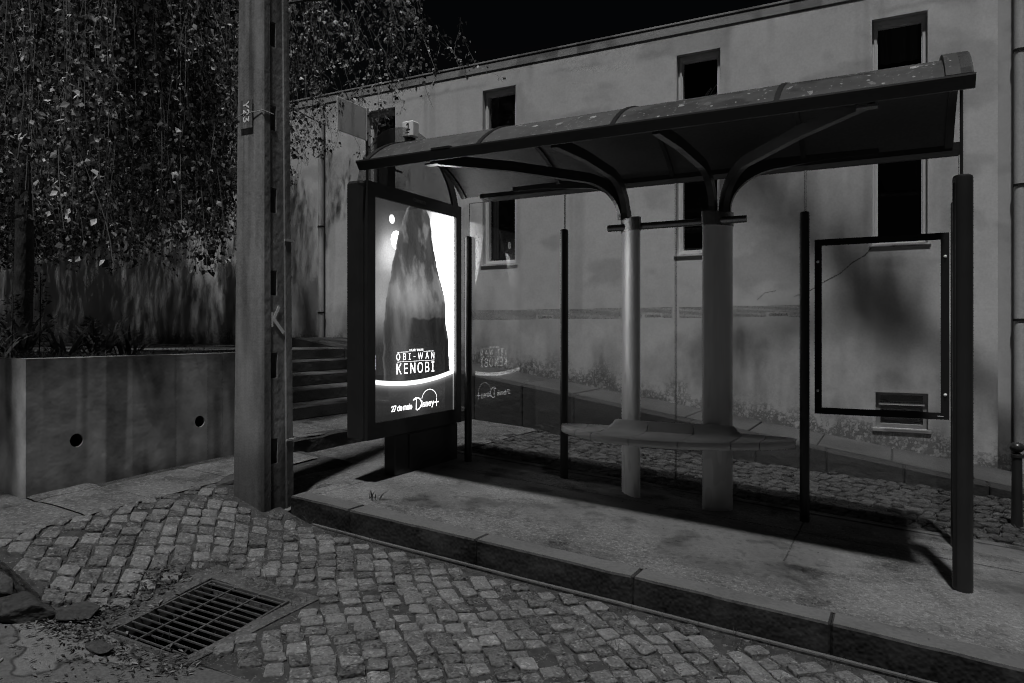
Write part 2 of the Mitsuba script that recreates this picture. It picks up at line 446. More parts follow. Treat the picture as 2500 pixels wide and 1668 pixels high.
def stone(cx, cy, du, dv, ang, zf, r, depth=0.07, dome=0.004):
    """one worn sett: chamfered, uneven outline"""
    c, s = math.cos(ang), math.sin(ang)
    h = []
    for k, (a, b) in enumerate([(-1, -1), (1, -1), (1, 1), (-1, 1)]):
        ja, jb = r.uniform(-0.14, 0.09, 2)
        px, py = a * du * (0.5 + ja * 0.7), b * dv * (0.5 + jb * 0.7)
        q = r.uniform(0.08, 0.26)
        e1, e2 = (np.array([px, py * (1 - q * 1.6)]), np.array([px * (1 - q), py]))
        h += [e1, e2] if k in (1, 3) else [e2, e1]
    h = np.array(h)
    order = np.argsort(np.arctan2(h[:, 1], h[:, 0]))
    h = h[order]
    k = len(h)
    tilt = r.uniform(-0.04, 0.04, 2)
    dz = r.normal(0, 0.0045) - .012 * (r.random() < .06)
    rings = []
    for sc, zz in ((1.0, -depth), (1.0, -0.008), (0.96, -0.003), (0.80, 0.0)):
        p = h * sc
        z = zz + p @ tilt + dz + (r.uniform(-0.002, 0.002, k) if zz > -depth else 0)
        rings.append(np.column_stack([p, z]))
    rings.append(np.array([[0, 0, dome + dz]]))
    v = np.vstack(rings)
    x = cx + v[:, 0] * c - v[:, 1] * s
    y = cy + v[:, 0] * s + v[:, 1] * c
    v = np.column_stack([x, y, v[:, 2] + np.minimum(zf(x, y), zf(np.array(cx), np.array(cy)) + .03)])
    f = []
    for i in range(3):
        for j in range(k):
            A, B, C, D = i * k + j, i * k + (j + 1) % k, (i + 1) * k + (j + 1) % k, (i + 1) * k + j
            f += [[A, B, C], [A, C, D]]
    f += [[3 * k + j, 3 * k + (j + 1) % k, 4 * k] for j in range(k)]
    return tm(v, f)


def setts(x0, x1, y0, y1, ang, w, r, keep):
    """rows of setts running along ang; returns (x, y, du, dv)"""
    c, s = math.cos(ang), math.sin(ang)
    R = max(abs(x0), abs(x1)) + max(abs(y0), abs(y1)) + 1
    out, v = [], -R
    while v < R:
        dv = w * r.uniform(0.92, 1.08)
        u = -R + r.uniform(0, 0.1)
        while u < R:
            du = w * r.choice([0.85, 1.0, 1.1, 1.25, 1.55], p=[.25, .35, .25, .12, .03]) * r.uniform(0.88, 1.12)
            uu, vv = u + du / 2, v + dv / 2 + 0.03 * math.sin(u * 1.9 + v * .25) + 0.015 * math.sin(u * 5.3) + r.uniform(-0.004, 0.004)
            x, y = uu * c - vv * s, uu * s + vv * c
            if x0 < x < x1 and y0 < y < y1 and keep(x, y):
                out.append((x, y, du, dv))
            u += du
        v += dv
    return out


def keep_front(x, y):
    if -3.35 < x < -2.56 and 1.95 < y < 2.81: return False
    if -4.06 < x < -3.66 and 3.40 < y < 3.8: return False
    if y > 3.54: return False
    lim = -4.52 + 0.5 * (float(meshkit.noise(np.array([y * 3.0, 1.0, 2.0]))) - 0.5)
    if x < lim: return False
    if y < 2.07 + 0.10 * (float(meshkit.noise(np.array([x * 3.0, 5.0, 2.0]))) - 0.3): return False
    return True


rs = np.random.default_rng(21)
st = setts(-4.7, 3.2, 2.0, 3.62, -math.pi / 4, 0.100, rs, keep_front)


def view(x, y, z):
    d = np.array([x, y, z]) - EYE
    dep = d @ FWD
    return d[0] * math.cos(YAW) + d[1] * math.sin(YAW), dep, d[2]


def seen(x, y, z, m=1.02):
    a, dep, c = view(x, y, z)
    return dep > 0.1 and abs(a / dep) < 0.708 * m and -0.485 * m < c / dep < 0.46 * m


rank = sorted(range(len(st)), key=lambda i: (0 if seen(st[i][0], st[i][1], zr(st[i][0])) else 9) + view(st[i][0], st[i][1], 0)[1] * 0.2)
near = set(rank[:300])
rest, rest_uv = [], []
for i, (x, y, du, dv) in enumerate(st):
    m = stone(x, y, du - rs.uniform(.004, .011), dv - rs.uniform(.005, .011), -math.pi / 4 + rs.normal(0, 0.07), zcob, rs)
    uv = np.full((len(m.vertices), 2), rs.random())
    if i in near:
        obj('sett', m, 'm_cobble', 'cobbled_road', uv=uv)
    else:
        rest.append(m); rest_uv.append(uv)
obj('farther_setts', cat(rest), 'm_cobble', 'cobbled_road', uv=np.vstack(rest_uv), kind='stuff')

# platform with its kerb stones
KY = 3.66
obj('platform', cat([shear(grid(-3.55, 5.0, KY + 0.15, 5.75, 170, 42, lambda x, y: 0.1506 + 0.008 * (meshkit.fbm(np.stack([x * 1.5, y * 1.5, x * 0], -1), 3) - 0.5)), SL),
                     shear(bx(-3.67, 5.0, 5.72, 5.80, -0.3, 0.158), SL), shear(bx(-3.67, 5.0, KY + .1, 5.7, -0.35, 0.12), SL)]), 'm_slab', kind='structure', label='grey concrete bus platform sloping down to the right')
for k in range(9):
    x0, x1 = -3.67 + (0 if k == 0 else 0.52 + 0.96 * (k - 1)), -3.67 + 0.52 + 0.96 * k
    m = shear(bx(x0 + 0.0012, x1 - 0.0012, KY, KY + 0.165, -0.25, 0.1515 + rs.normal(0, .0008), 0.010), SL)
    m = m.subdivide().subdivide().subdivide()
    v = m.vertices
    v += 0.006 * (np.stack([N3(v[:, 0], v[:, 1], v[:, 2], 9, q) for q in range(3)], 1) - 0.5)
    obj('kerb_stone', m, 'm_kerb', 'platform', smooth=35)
m = shear(bx(-3.45, 5.0, KY - 0.036, KY - 0.002, -0.25, 0.008, 0.006), SL).subdivide().subdivide().subdivide().subdivide()
v = m.vertices
v += 0.012 * (np.stack([N3(v[:, 0], v[:, 1], v[:, 2], 6, q) for q in range(3)], 1) - 0.5)
obj('gutter_ledge', m, 'm_kerb', 'platform', smooth=35)
zj = lambda x, y: zp(x) + 0.008 * (meshkit.fbm(np.stack([x * 1.5, y * 1.5, x * 0], -1), 3) - 0.5) + .0025
for a_, b_, c_, d_, nx_, ny_ in ((-.582, -.572, 4.45, 5.70, 3, 60), (-3.3, 4.8, 5.166, 5.175, 260, 3), (2.30, 2.31, 3.85, 5.7, 3, 60)):
    jm = grid(a_, b_, c_, d_, nx_, ny_, zj)
    jm.vertices[:, 0 if nx_ == 3 else 1] += .010 * (N3(jm.vertices[:, 0], jm.vertices[:, 1], jm.vertices[:, 2], 7) - .5)
    obj('joint', jm, 'm_joint', 'platform')
# end of the platform at the left, flush ground beyond
obj('end_kerb', shear(bx(-3.67, -3.553, KY + 0.15, 5.75, -0.2, 0.152, 0.012), SL), 'm_slab', 'platform')
m = grid(-5.0, -3.672, 3.6, 7.6, 60, 120, lambda x, y: (zp(x) - 0.10 * sst(4.1, 3.6, y) + 0.012 * (meshkit.fbm(np.stack([x * 2, y * 2, x * 0], -1), 3) - 0.5) - 0.004))
obj('pavement', m, 'm_pave', smooth=True, kind='structure', label='rough lit pavement between pole and steps')

# left pavement: cast slabs with joints, broken kerb


def zpl(x, y):
    return zcob(x, y) + 0.004


ml = []
xs = [-9.5, -8.0, -6.6, -5.3, -4.80, -4.27]
ys = [2.02, 2.62, 3.05, 3.7, 4.6]
lk = obj('left_pavement', grid(-9.5, -4.0, 2.03, 4.7, 100, 50, lambda x, y: zcob(x, y) - 0.02), 'm_joint', smooth=True, kind='structure', label='cracked cast pavement in front of the retaining wall')
for i in range(len(xs) - 1):
    for j in range(len(ys) - 1):
        if xs[i] < -5.2 and j > 1: continue
        a, b, c, d = xs[i] + .005, xs[i + 1] - .005, ys[j] + .005, ys[j + 1] - .005
        off = rs.normal(0, 0.003)
        top = grid(a, b, c, d, 24, 24, lambda x, y: zpl(x, y) + off + 0.008 * (meshkit.fbm(np.stack([x * 4, y * 4, x * 0], -1), 3) - 0.5) - 0.008 * (sst(a + .05, a, x) + sst(b - .05, b, x) + sst(c + .05, c, y) + sst(d - .05, d, y)))
        skirt = bx(a, b, c, d, float(zpl(np.array(a), np.array(c))) - 0.10, float(min(zpl(np.array(b), np.array(c)), zpl(np.array(b), np.array(d)))) - 0.02)
        obj('slab', cat([top, skirt]), 'm_pave', 'left_pavement', smooth=30)
for k in range(5):
    x0 = -4.02 - 0.85 * k
    m = bx(x0 - 0.83, x0, 1.86 + rs.normal(0, .01), 2.03, -0.1, 0, 0.03).subdivide().subdivide().subdivide()
    v = m.vertices
    z0 = float(zcob(np.array(x0 - .4), np.array(2.1))) + 0.01
    v[:, 2] += z0 + SL * (v[:, 0] - x0 + .4)
    v[v[:, 2] < z0 - 0.08, 2] -= 0.25
    v += 0.035 * (np.stack([N3(v[:, 0], v[:, 1], v[:, 2], 7, q) for q in range(3)], 1) - 0.5)
    obj('kerb_stone', m, 'm_rock', 'left_pavement', smooth=35)


def rock(c, r, seed, name='rock', label=None, z0=None):
    q = np.random.default_rng(seed)
    pts = q.normal(size=(15, 3)); pts /= np.linalg.norm(pts, axis=1, keepdims=True)
    pts[:, 2] = np.clip(pts[:, 2], -.5, .62)
    m = arr(m3.Manifold.hull_points(pts * q.uniform(.85, 1.1, (15, 1))).refine(9))
    m = tm(m.vertices, m.faces); m.merge_vertices(); trimesh.smoothing.filter_taubin(m, iterations=14)
    v = m.vertices * np.asarray(r)
    v = v * (1 + .16 * (meshkit.fbm(m.vertices * 2.3 + seed, 4, seed)[:, None] - .5))
    key = obj(name, tm(v + np.asarray(c), m.faces), 'm_rock', smooth=28, label=label, cat='rock')
    return key


rock((-3.95, 1.98, 0.25), (0.16, 0.09, 0.11), 3, label='slanted dark stone broken off the left kerb')
rock((-3.66, 1.95, 0.20), (0.21, 0.13, 0.11), 8, label='largest dark rubble stone between kerb and drain grate')
rock((-3.42, 2.06, 0.20), (0.10, 0.10, 0.05), 5, label='small flat stone just left of the drain grate')
rock((-4.28, 3.62, 0.42), (0.14, 0.12, 0.13), 12, label='dark lump of stone at the foot of the concrete pole')
rock((-3.05, 1.93, 0.155), (0.075, 0.05, 0.03), 15, label='small stone chip in the litter below the grate')

# steps and landing at the back left
lv = 0.646
zl = lambda x, y: 0.602 - 0.069 * (x + 4.6) + 0.012 * (meshkit.fbm(np.stack([x * 3, y * 3, x * 0], -1), 3) - 0.5)
ld = obj('landing', grid(-5.4, -4.6, 4.72, 7.58, 30, 60, zl), 'm_pave', smooth=True, kind='structure', label='low raised landing in front of the steps')
for k in range(3):
    m = bx(-4.72, -4.585, 4.6 + 1.0 * k, 5.59 + 1.0 * k, 0.2, 0.61, 0.025).subdivide().subdivide().subdivide()
    v = m.vertices
    v += 0.03 * (np.stack([N3(v[:, 0], v[:, 1], v[:, 2], 8, q) for q in range(3)], 1) - 0.5)
    obj('kerb_stone', m, 'm_rock', 'landing', smooth=35)
sp = obj('steps', bx(-16, -7.2, 4.75, 8.7, 0.2, 1.318), 'm_step', kind='structure', label='concrete steps rising to the left towards the wall')
for k in range(5):
    z1 = lv + 0.135 * (k + 1)
    x1 = -5.27 - 0.33 * k
    m = bx(-7.3, x1, 4.72, 7.58, z1 - 0.14, z1, 0.014).subdivide().subdivide().subdivide()
    v = m.vertices
    v += 0.012 * (np.stack([N3(v[:, 0], v[:, 1], v[:, 2], 5, q) for q in range(3)], 1) - 0.5)
    obj('tread', m, 'm_step', 'steps', smooth=35)

# cobbles behind the shelter
zb = lambda x, y: zp(np.asarray(x, float)) - 0.01 + 0.03 * (meshkit.fbm(np.stack([np.asarray(x) * 1.3, np.asarray(y) * 1.3, np.asarray(x) * 0], -1), 3) - 0.5)
obj('back_lane', grid(-5.0, 6.0, 5.78, 7.6, 140, 30, lambda x, y: zb(x, y) - 0.02), 'm_joint', smooth=True, kind='structure', label='rough cobbled lane behind the bus shelter')
bs, bu = [], []
rb = np.random.default_rng(5)
for (x, y, du, dv) in setts(-3.8, 3.5, 5.85, 7.55, -0.3, 0.105, rb, lambda x, y: True):
    m = stone(x, y, du - 0.014, dv - 0.014, -0.3 + rb.normal(0, .12), zb, rb, dome=0.010)
    bs.append(m); bu.append(np.full((len(m.vertices), 2), rb.random()))
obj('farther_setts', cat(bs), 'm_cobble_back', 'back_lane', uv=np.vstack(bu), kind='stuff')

# ramped footpath along the wall
pth = obj('footpath', shear(bx(-7.6, 6.0, 7.62, 8.7, -0.9, 0.277), -0.155), 'm_pathkerb', kind='structure', label='narrow footpath sloping down along the plaster wall')
for k in range(20):
    x0 = -7.3 + 0.66 * k
    obj('paving_slab', shear(bx(x0 + .006, x0 + .654, 7.80, 8.695, 0.2, 0.295 + rs.normal(0, .003), 0.006), -0.155), 'm_path', 'footpath')
    obj('kerb_stone', shear(bx(x0 + .104, x0 + .756, 7.58, 7.794, -0.7, 0.293 + rs.normal(0, .003), 0.012), -0.155), 'm_pathkerb', 'footpath')

# ------------------------------------------------------------------ building
WY = 8.7
wins = [(-9.23, 4.89), (-7.12, 4.89), (-5.09, 4.89), (-2.36, 4.89), (-0.234, 4.89)]
WW = 0.52
holes = [sbox(x, 2.46, x + WW, 4.89) for x, _ in wins] + [sbox(-0.2, 0.505, 0.29, 0.885)]
wall_poly = sbox(-20, -1.5, 0.897, 5.13)
for h in holes:
    wall_poly = wall_poly.difference(h)
bd = thing('building', 'long pale plastered building with narrow tall windows behind the bus shelter', 'building')
obj('wall', ext_y(wall_poly, WY, WY + 0.32), 'm_plaster', bd)
obj('side_wall', bx(0.90, 7.0, WY + 0.16, WY + 0.5, -2.5, 7.0), 'm_plaster_shaded', bd, label='recessed right part of the wall with shade put into its colour')
obj('coping', cat([bx(-20, 0.905, WY - 0.012, WY + 0.36, 5.145, 5.250, 0.004), bx(-20, 0.91, WY - 0.022, WY + 0.38, 5.262, 5.285, 0.003), bx(-20, 0.90, WY + 0.01, WY + 0.36, 5.12, 5.27)]), 'm_coping', bd)
obj('roof', bx(-20, 0.88, WY + 0.33, 16, 4.9, 5.1), 'm_dark', bd)
obj('room', bx(-19.9, 0.85, WY + 1.2, WY + 1.3, 0, 5.0), 'm_dark', bd)
for i, (x, zt) in enumerate(wins):
    z0, z1 = 2.46, zt
    fr = sbox(x + .001, z0 + .001, x + WW - .001, z1 - .001).difference(sbox(x + 0.055, z0 + 0.065, x + WW - 0.055, z1 - 0.075))
    fr2 = fr.intersection(sbox(x + 0.02, z0 + 0.02, x + WW - 0.02, z1 - 0.02))
    w = obj('window', cat([ext_y(fr, WY + 0.085, WY + 0.15), ext_y(sbox(x + .02, z0 + .02, x + WW - .02, z1 - .02).difference(sbox(x + .045, z0 + .05, x + WW - .045, z1 - .06)), WY + 0.070, WY + 0.084)]), 'm_frame', bd)
    obj('pane', tm([[x + .05, WY + .12, z0 + .06], [x + WW - .05, WY + .12, z0 + .06], [x + WW - .05, WY + .12, z1 - .07], [x + .05, WY + .12, z1 - .07]], [[0, 1, 2], [0, 2, 3]]), 'm_glass', w)
    if i in (0, 1, 2, 4):
        cw = (.5, .34, .22, 0, .9)[i] * WW
        pts_ = [(x + cw * q_, WY + .25 + .018 * math.sin(q_ * 26), 0) for q_ in np.linspace(0, 1, 26)]
        zt_, zb_ = z1 - .02, (z0 + .1 if i < 3 else z1 - .42)
        cv = np.array([[a_, b_, zt_] for a_, b_, _ in pts_] + [[a_, b_, zb_] for a_, b_, _ in pts_])
        obj('curtain', tm(cv, [[k_, k_ + 1, k_ + 27] for k_ in range(25)] + [[k_, k_ + 27, k_ + 26] for k_ in range(25)]), 'm_curtain', w, smooth=True)
    obj('sill', bx(x - 0.03, x + WW + 0.03, WY - 0.018, WY + 0.1, z0 - 0.022, z0 - 0.002, 0.006), 'm_coping', w)
vx0, vx1, vz0, vz1 = -0.2, 0.29, 0.505, 0.885
vt = obj('vent', cat([ext_y(sbox(vx0 + .001, vz0 + .001, vx1 - .001, vz1 - .001).difference(sbox(vx0 + .045, vz0 + .04, vx1 - .045, vz1 - .03)), WY + 0.06, WY + 0.11)]), 'm_coping', bd, label='low slatted vent near the ground')
for k in range(4):
    z = vz0 + 0.05 + 0.088 * k
    m = bx(vx0 + .045, vx1 - .045, -0.05, 0.05, -0.006, 0.006)
    m.apply_transform(trimesh.transformations.rotation_matrix(0.7, [1, 0, 0]))
    m.apply_translation([0, WY + 0.13, z])
    obj('slat', m, 'm_step', vt)
obj('bar', bx(vx0 + .03, vx1 - .03, WY + 0.045, WY + 0.058, vz1 - 0.135, vz1 - 0.115), 'm_frame', vt)
obj('sill', bx(vx0 - 0.03, vx1 + 0.03, WY - 0.018, WY + 0.055, vz0 - 0.04, vz0 - 0.002, 0.006), 'm_coping', vt)


def downpipe(x, y, z0, z1, r, lab):
    k = obj('downpipe', tube([(x, y, z0), (x, y, z1)], r, 16), 'm_pipe', bd, smooth=40, label=lab)
    z = z0 + 0.5
    while z < z1:
        obj('bracket', cat([lathe([(r, z - .012), (r + .008, z - .012), (r + .008, z + .012), (r, z + .012)], (x, y, 0), 16), bx(x - .012, x + .012, y, y + .2, z - .01, z + .01)]), 'm_blackmat', k)
        z += 1.35
    return k


downpipe(-7.99, WY - 0.07, 1.34, 5.05, 0.045, 'pale downpipe at the left by the steps')
downpipe(1.09, WY + 0.09, -0.2, 6.5, 0.05, 'pale downpipe at the right edge')
# dry twigs standing inside one window
tw = []
rt = np.random.default_rng(4)
for k in range(9):
    a = np.linspace(0, 1, 9)[:, None]
    p0 = np.array([-2.20, WY + 0.30, 4.05]); e = rt.uniform([-.06, -.03, .3], [.22, .08, .62])
    pts = p0 + a * e * np.array([1, 1, 1]) + np.array([1, 0, -1]) * (a ** 2.4) * rt.uniform(.05, .22)
    tw.append(tube(pts, 0.0035, 5))
obj('dry_twigs', cat(tw), 'm_white', label='dry pale twigs behind the second window from the right', cat='twigs')

# ------------------------------------------------------------------ retaining wall of the planter
RX = -4.91
rw = thing('retaining_wall', 'low stained concrete retaining wall with two round weep holes left of pole', 'wall')
cuts = [2.62, 3.353, 3.716, 4.0, 4.15, 4.72]
ztop = 1.353
hol = [(2.945, 0.792), (3.928, 0.814)]
for i in range(5):
    a, b = cuts[i] + .0006, cuts[i + 1] - (.0006, .0006, .0006, .003, .0006)[i]
    poly = sbox(a, 0.0, b, ztop)
    for hy, hz in hol:
        if a < hy < b: poly = poly.difference(Point(hy, hz).buffer(0.045, 24))
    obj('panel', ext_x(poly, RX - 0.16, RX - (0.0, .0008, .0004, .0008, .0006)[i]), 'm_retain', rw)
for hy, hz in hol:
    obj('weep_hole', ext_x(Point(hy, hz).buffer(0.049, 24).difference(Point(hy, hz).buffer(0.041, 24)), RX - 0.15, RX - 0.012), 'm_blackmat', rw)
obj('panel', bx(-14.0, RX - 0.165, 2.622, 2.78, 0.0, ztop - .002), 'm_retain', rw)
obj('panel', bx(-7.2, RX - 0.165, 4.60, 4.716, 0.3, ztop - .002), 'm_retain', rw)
zs = lambda x, y: 1.30 + 0.10 * (meshkit.fbm(np.stack([x * 2, y * 2, x * 0], -1), 3) - 0.5)
obj('soil', grid(-14, RX - 0.15, 2.77, 4.62, 80, 24, zs), 'm_soil', rw, smooth=True)
obj('backing', bx(RX - 0.4, RX - 0.2, 2.8, 4.6, 0.2, 1.2), 'm_dark', rw)

# ------------------------------------------------------------------ concrete utility pole
up = thing('utility_pole', 'tall tapering concrete utility pole with recessed web and number plate', 'pole')


def pole_part(f, z0=0.05, z1=8.0, n=34):
    """f(k) -> polygon (x,y) at taper k; centred on the pole axis"""
    zz = np.linspace(z0, z1, n)
    k = 1 - 0.050 * (zz - 0.2)
    return zz, k


PCX, PCY = -3.855, 3.605


def pole_bar(x0, x1, y0, y1, z0, z1, b=0.012, n=40):
    pr = np.array([[x0 + b, y0], [x1 - b, y0], [x1, y0 + b], [x1, y1 - b], [x1 - b, y1], [x0 + b, y1], [x0, y1 - b], [x0, y0 + b]])
    zz = np.linspace(z0, z1, n)
    k = 1 - 0.050 * (zz - 0.25)
    v = np.concatenate([np.column_stack([PCX + pr[:, 0] * q, PCY + pr[:, 1] * q, np.full(8, z)]) for q, z in zip(k, zz)])
    f = []
    for i in range(n - 1):
        for j in range(8):
            A, B, C, D = i * 8 + j, i * 8 + (j + 1) % 8, (i + 1) * 8 + (j + 1) % 8, (i + 1) * 8 + j
            f += [[A, B, C], [A, C, D]]
    for j in range(1, 7):
        f += [[0, j + 1, j], [(n - 1) * 8, (n - 1) * 8 + j, (n - 1) * 8 + j + 1]]
    return tm(v, f)


obj('front_chord', pole_bar(-.145, .145, -.145, -.062, 0.05, 8.0), 'm_pole', up)
obj('rear_chord', pole_bar(-.145, .145, .062, .145, 0.05, 8.0), 'm_pole', up)
# web with its slots: cut by building it in pieces
hz = [0.72, 1.30, 1.86, 2.42, 2.98, 3.55, 4.15]
z = 0.05
for h in hz + [9.0]:
    z1 = min(h - 0.085, 8.0)
    obj('web', pole_bar(-.137, .137, -.064, .064, z, z1, b=0.002, n=8), 'm_pole', up)
    if h < 8:
        obj('web', pole_bar(-.137, .137, -.005, .064, z1 - .001, h + 0.085, b=0.002, n=4), 'm_pole', up)
    z = h + 0.084
for zc in (2.16, 0.78):
    k = (1 - 0.05 * (zc - .25)) * .149
    obj('strap', cat([bx(PCX + k - .003, PCX + k + .004, PCY + k * .42, PCY + k + .003, zc - .007, zc + .007)]), 'm_pipe', up)
kk = 0.145 * (1 - 0.05 * (3.0 - .25))
npx, npy = PCX - 0.02, PCY - kk - 0.012
pl = obj('number_plate', bx(npx - .058, npx + .058, npy - .004, npy + .002, 2.90, 3.09), 'm_pole', up, label='small square plate with worn white number')


def text_xz(txt, h, x, y, z, rot=0.0, depth=0.002, bold=False):
    """lettering on a wall facing -y, left end at x"""
    m = meshkit.text_mesh(txt, h, depth, bold)
    v = m.vertices
    c, s = math.cos(rot), math.sin(rot)
    a, b = v[:, 0] * c - v[:, 1] * s, v[:, 0] * s + v[:, 1] * c
    return tm(np.stack([x + a, y - v[:, 2], z + b], 1), m.faces)


def text_yz(txt, h, x, y, z, depth=0.002, bold=False, sx=1.0, rot=0.0):
    """lettering on a face looking to +x, reading along +y"""
    m = meshkit.text_mesh(txt, h, depth, bold)
    v = m.vertices
    c, s = math.cos(rot), math.sin(rot)
    a, b = v[:, 0] * sx * c - v[:, 1] * s, v[:, 0] * sx * s + v[:, 1] * c
    return tm(np.stack([x + v[:, 2], y + a, z + b], 1), m.faces)


obj('digits', text_xz('Y23', 0.054, npx - 0.022, npy - .0045, 3.082, rot=-math.pi / 2, bold=True), 'm_white', pl)
obj('wire', cat([tube([(PCX - kk, npy + .004, 2.985), (npx - .02, npy - .007, 3.0), (npx + .06, npy - .003, 3.0), (PCX + kk + .004, npy + .008, 3.005), (PCX + kk + .004, npy + .1, 3.0)], 0.003, 6)]), 'm_pipe', pl)
# painted K on the web
kx = PCX + 0.137 * (1 - .05 * 1.3) + .003


def stroke_yz(x, p, q, w):
    p, q = np.array(p), np.array(q)
    d = (q - p) / np.linalg.norm(q - p)
    nrm = np.array([-d[1], d[0]]) * w / 2
    return ext_x(Polygon([p + nrm, q + nrm, q - nrm, p - nrm]), x, x + .002)


obj('painted_mark', cat([stroke_yz(kx, (PCY - .052, 1.56), (PCY - .052, 1.66), .016), stroke_yz(kx + .0004, (PCY + .01, 1.70), (PCY - .048, 1.60), .022), stroke_yz(kx + .0008, (PCY - .045, 1.62), (PCY + .05, 1.52), .026)]), 'm_white', up, label='white painted K mark')

# ------------------------------------------------------------------ bus shelter
sh = thing('bus_shelter', 'black bus shelter with curved roof on two oval grey columns', 'bus shelter')
SX = [-3.37, -2.4375, -1.505, -0.5725, 0.36]
RX4 = [-3.37, -2.4375, -1.505, -0.5725, 0.295]
RF, RR, RZ = 4.08, 5.475, 2.735
CYR, RRAD = 4.7775, 1.015
CZR = RZ + 0.285 - RRAD
A0 = math.asin((RR - RF) / 2 / RRAD)


def vault(x0, x1, r, t, a0=-A0, a1=A0, n=25):
    a = np.linspace(a0, a1, n)
    o = [(CYR + (r + t) * math.sin(q), CZR + (r + t) * math.cos(q)) for q in a]
    i = [(CYR + r * math.sin(q), CZR + r * math.cos(q)) for q in a[::-1]]
    return ext_x(Polygon(o + i), x0, x1)


for k in range(4):
    obj('roof_panel', vault(RX4[k] + .012, RX4[k + 1] - .012, RRAD - .014, .012), 'm_roof', sh, smooth=20)
    obj('ceiling_panel', vault(RX4[k] + .012, RX4[k + 1] - .012, RRAD - .045, .008), 'm_ceiling', sh, smooth=20)
for k in range(5):
    w = 0.03 if 0 < k < 4 else 0.045
    obj('rib', vault(RX4[k] - w / 2, RX4[k] + w / 2, RRAD - .06, .066 + (0.02 if k == 4 else 0)), 'm_black', sh, smooth=20)
obj('rib_cap', vault(RX4[4] - .085, RX4[4] + .03, RRAD - .004, .03, -A0, A0), 'm_roof', sh, smooth=20)
gp = [(RF - .06, 2.745), (RF + .05, 2.752), (RF + .05, 2.70), (RF - .025, 2.682), (RF - .062, 2.735)]
obj('front_gutter', ext_x(Polygon(gp), -3.395, 0.33), 'm_black', sh)
gr = [(2 * CYR - y, z - .01) for y, z in gp]
obj('rear_gutter', ext_x(Polygon(gr), -3.20, 0.36), 'm_black', sh)
obj('gutter_joint', bx(-2.75, -2.60, RF - .066, RF - .03, 2.742, 2.756), 'm_black', sh)
ends = []


def arm(p0, p1, c, col):
    """a flat curved bar: from the collar straight up, bending over to the roof"""
    p0, p1 = np.array(p0, float), np.array(p1, float)
    h = np.array([p0[0], p0[1], p1[2]])
    d = (p1 - h)
    L = np.linalg.norm(d)
    d /= L
    pts = []
    R = c
    zt = p1[2]
    pts.append(p0)
    for q in np.linspace(0, math.pi / 2, 12):
        pts.append(h + d * R * (1 - math.cos(q)) - np.array([0, 0, 1]) * 0.30 * (1 - math.sin(q)))
    pts.append(h + d * (R + (L - R) * .5))
    pts.append(p1)
    pts = np.array(pts)
    pts[-2:, 2] += 0.03
    w, t = 0.045, 0.072
    a = obj('arm', sweep(pts, [(-w / 2, -t / 2), (w / 2, -t / 2), (w / 2, t / 2), (-w / 2, t / 2)], up=-d), 'm_black', col)
    e = pts[-1]
    return a


C1, C2 = np.array([-1.815, 5.37]), np.array([-1.155, 5.37])


def oval(c, sx, r1, r2, n=40):
    a = np.arange(n) * 2 * np.pi / n
    u, v = r1 * np.cos(a), r2 * np.sin(a)
    return Polygon(np.column_stack([c[0] + (sx * u - v * sx * 0) * .7071 + v * -.7071 * sx * 0 + (-sx) * 0 + v * 0.7071 * (-sx) * -1 * 0 + (v * -0.7071 * sx), c[1] + u * .7071 + v * .7071 * 1]))


for c, sg in ((C1, -1), (C2, 1)):
    zb0 = float(zp(c[0])) - 0.05
    m = ext(oval(c, sg, .124, .05), 2.31 - zb0); m.apply_translation([0, 0, zb0])
    col = obj('column', m, 'm_column', sh, smooth=40)
    m = ext(oval(c, sg, .131, .057), .10); m.apply_translation([0, 0, 2.302])
    obj('collar', m, 'm_steel', col, smooth=40)
    zt = 2.395
    arm((c[0] - .02, c[1] - .05, zt), (c[0] - .10 * 1, 4.17, 2.70), .34, col)
    arm((c[0] + sg * .05, c[1] - .03, zt), (c[0] + sg * 1.04, 4.17, 2.695), .36, col)
    arm((c[0] + sg * .05, c[1] + .04, zt), (c[0] + sg * 1.05, 5.42, 2.722), .40, col)
    obj('arm_end', bx(c[0] + sg * 1.02 - .05, c[0] + sg * 1.02 + .05, 4.14, 4.20, 2.682, 2.694), 'm_steel', col)
obj('cross_bar', tube([(-1.99, 5.345, 2.335), (-1.6, 5.345, 2.335), (-0.945, 5.345, 2.335)], .026, 18), 'm_steel', sh, smooth=40)

GY = 5.52
for k in range(4):
    x0, x1 = SX[k] + .006, SX[k + 1] - .006
    z0, z1 = float(zp((x0 + x1) / 2)) + 0.10, 2.672
    gpn = obj('glass_pane', tm([[x0, GY, z0], [x1, GY, z0], [x1, GY, z1], [x0, GY, z1]], [[0, 1, 2], [0, 2, 3]]), 'm_glass', sh)
    obj('pane_edge', cat([bx(x0, x1, GY - .004, GY + .004, z1, z1 + .004), bx(x0 - .003, x0 - .0005, GY - .004, GY + .004, z0, z1), bx(x1 + .0005, x1 + .003, GY - .004, GY + .004, z0, z1)]), 'm_ceiling', gpn)
    if k < 3:
        ss = [bx(a_, b_, GY - .0025, GY - .001, 1.637 + .0095 * q, 1.6405 + .0095 * q) for q in range(9) for a_, b_ in (((x0 + .02, x1 - .26), (x1 - .10, x1 - .02)) if q < 4 else ((x0 + .02, x1 - .02),))]
        obj('printed_stripes', cat(ss), 'm_pathkerb', gpn)
        t = text_xz('CEMUSA', 0.022, x1 - 0.24, GY - .0030, 1.642, depth=.0006, bold=True)
        obj('lettering', t, 'm_blackmat', gpn)


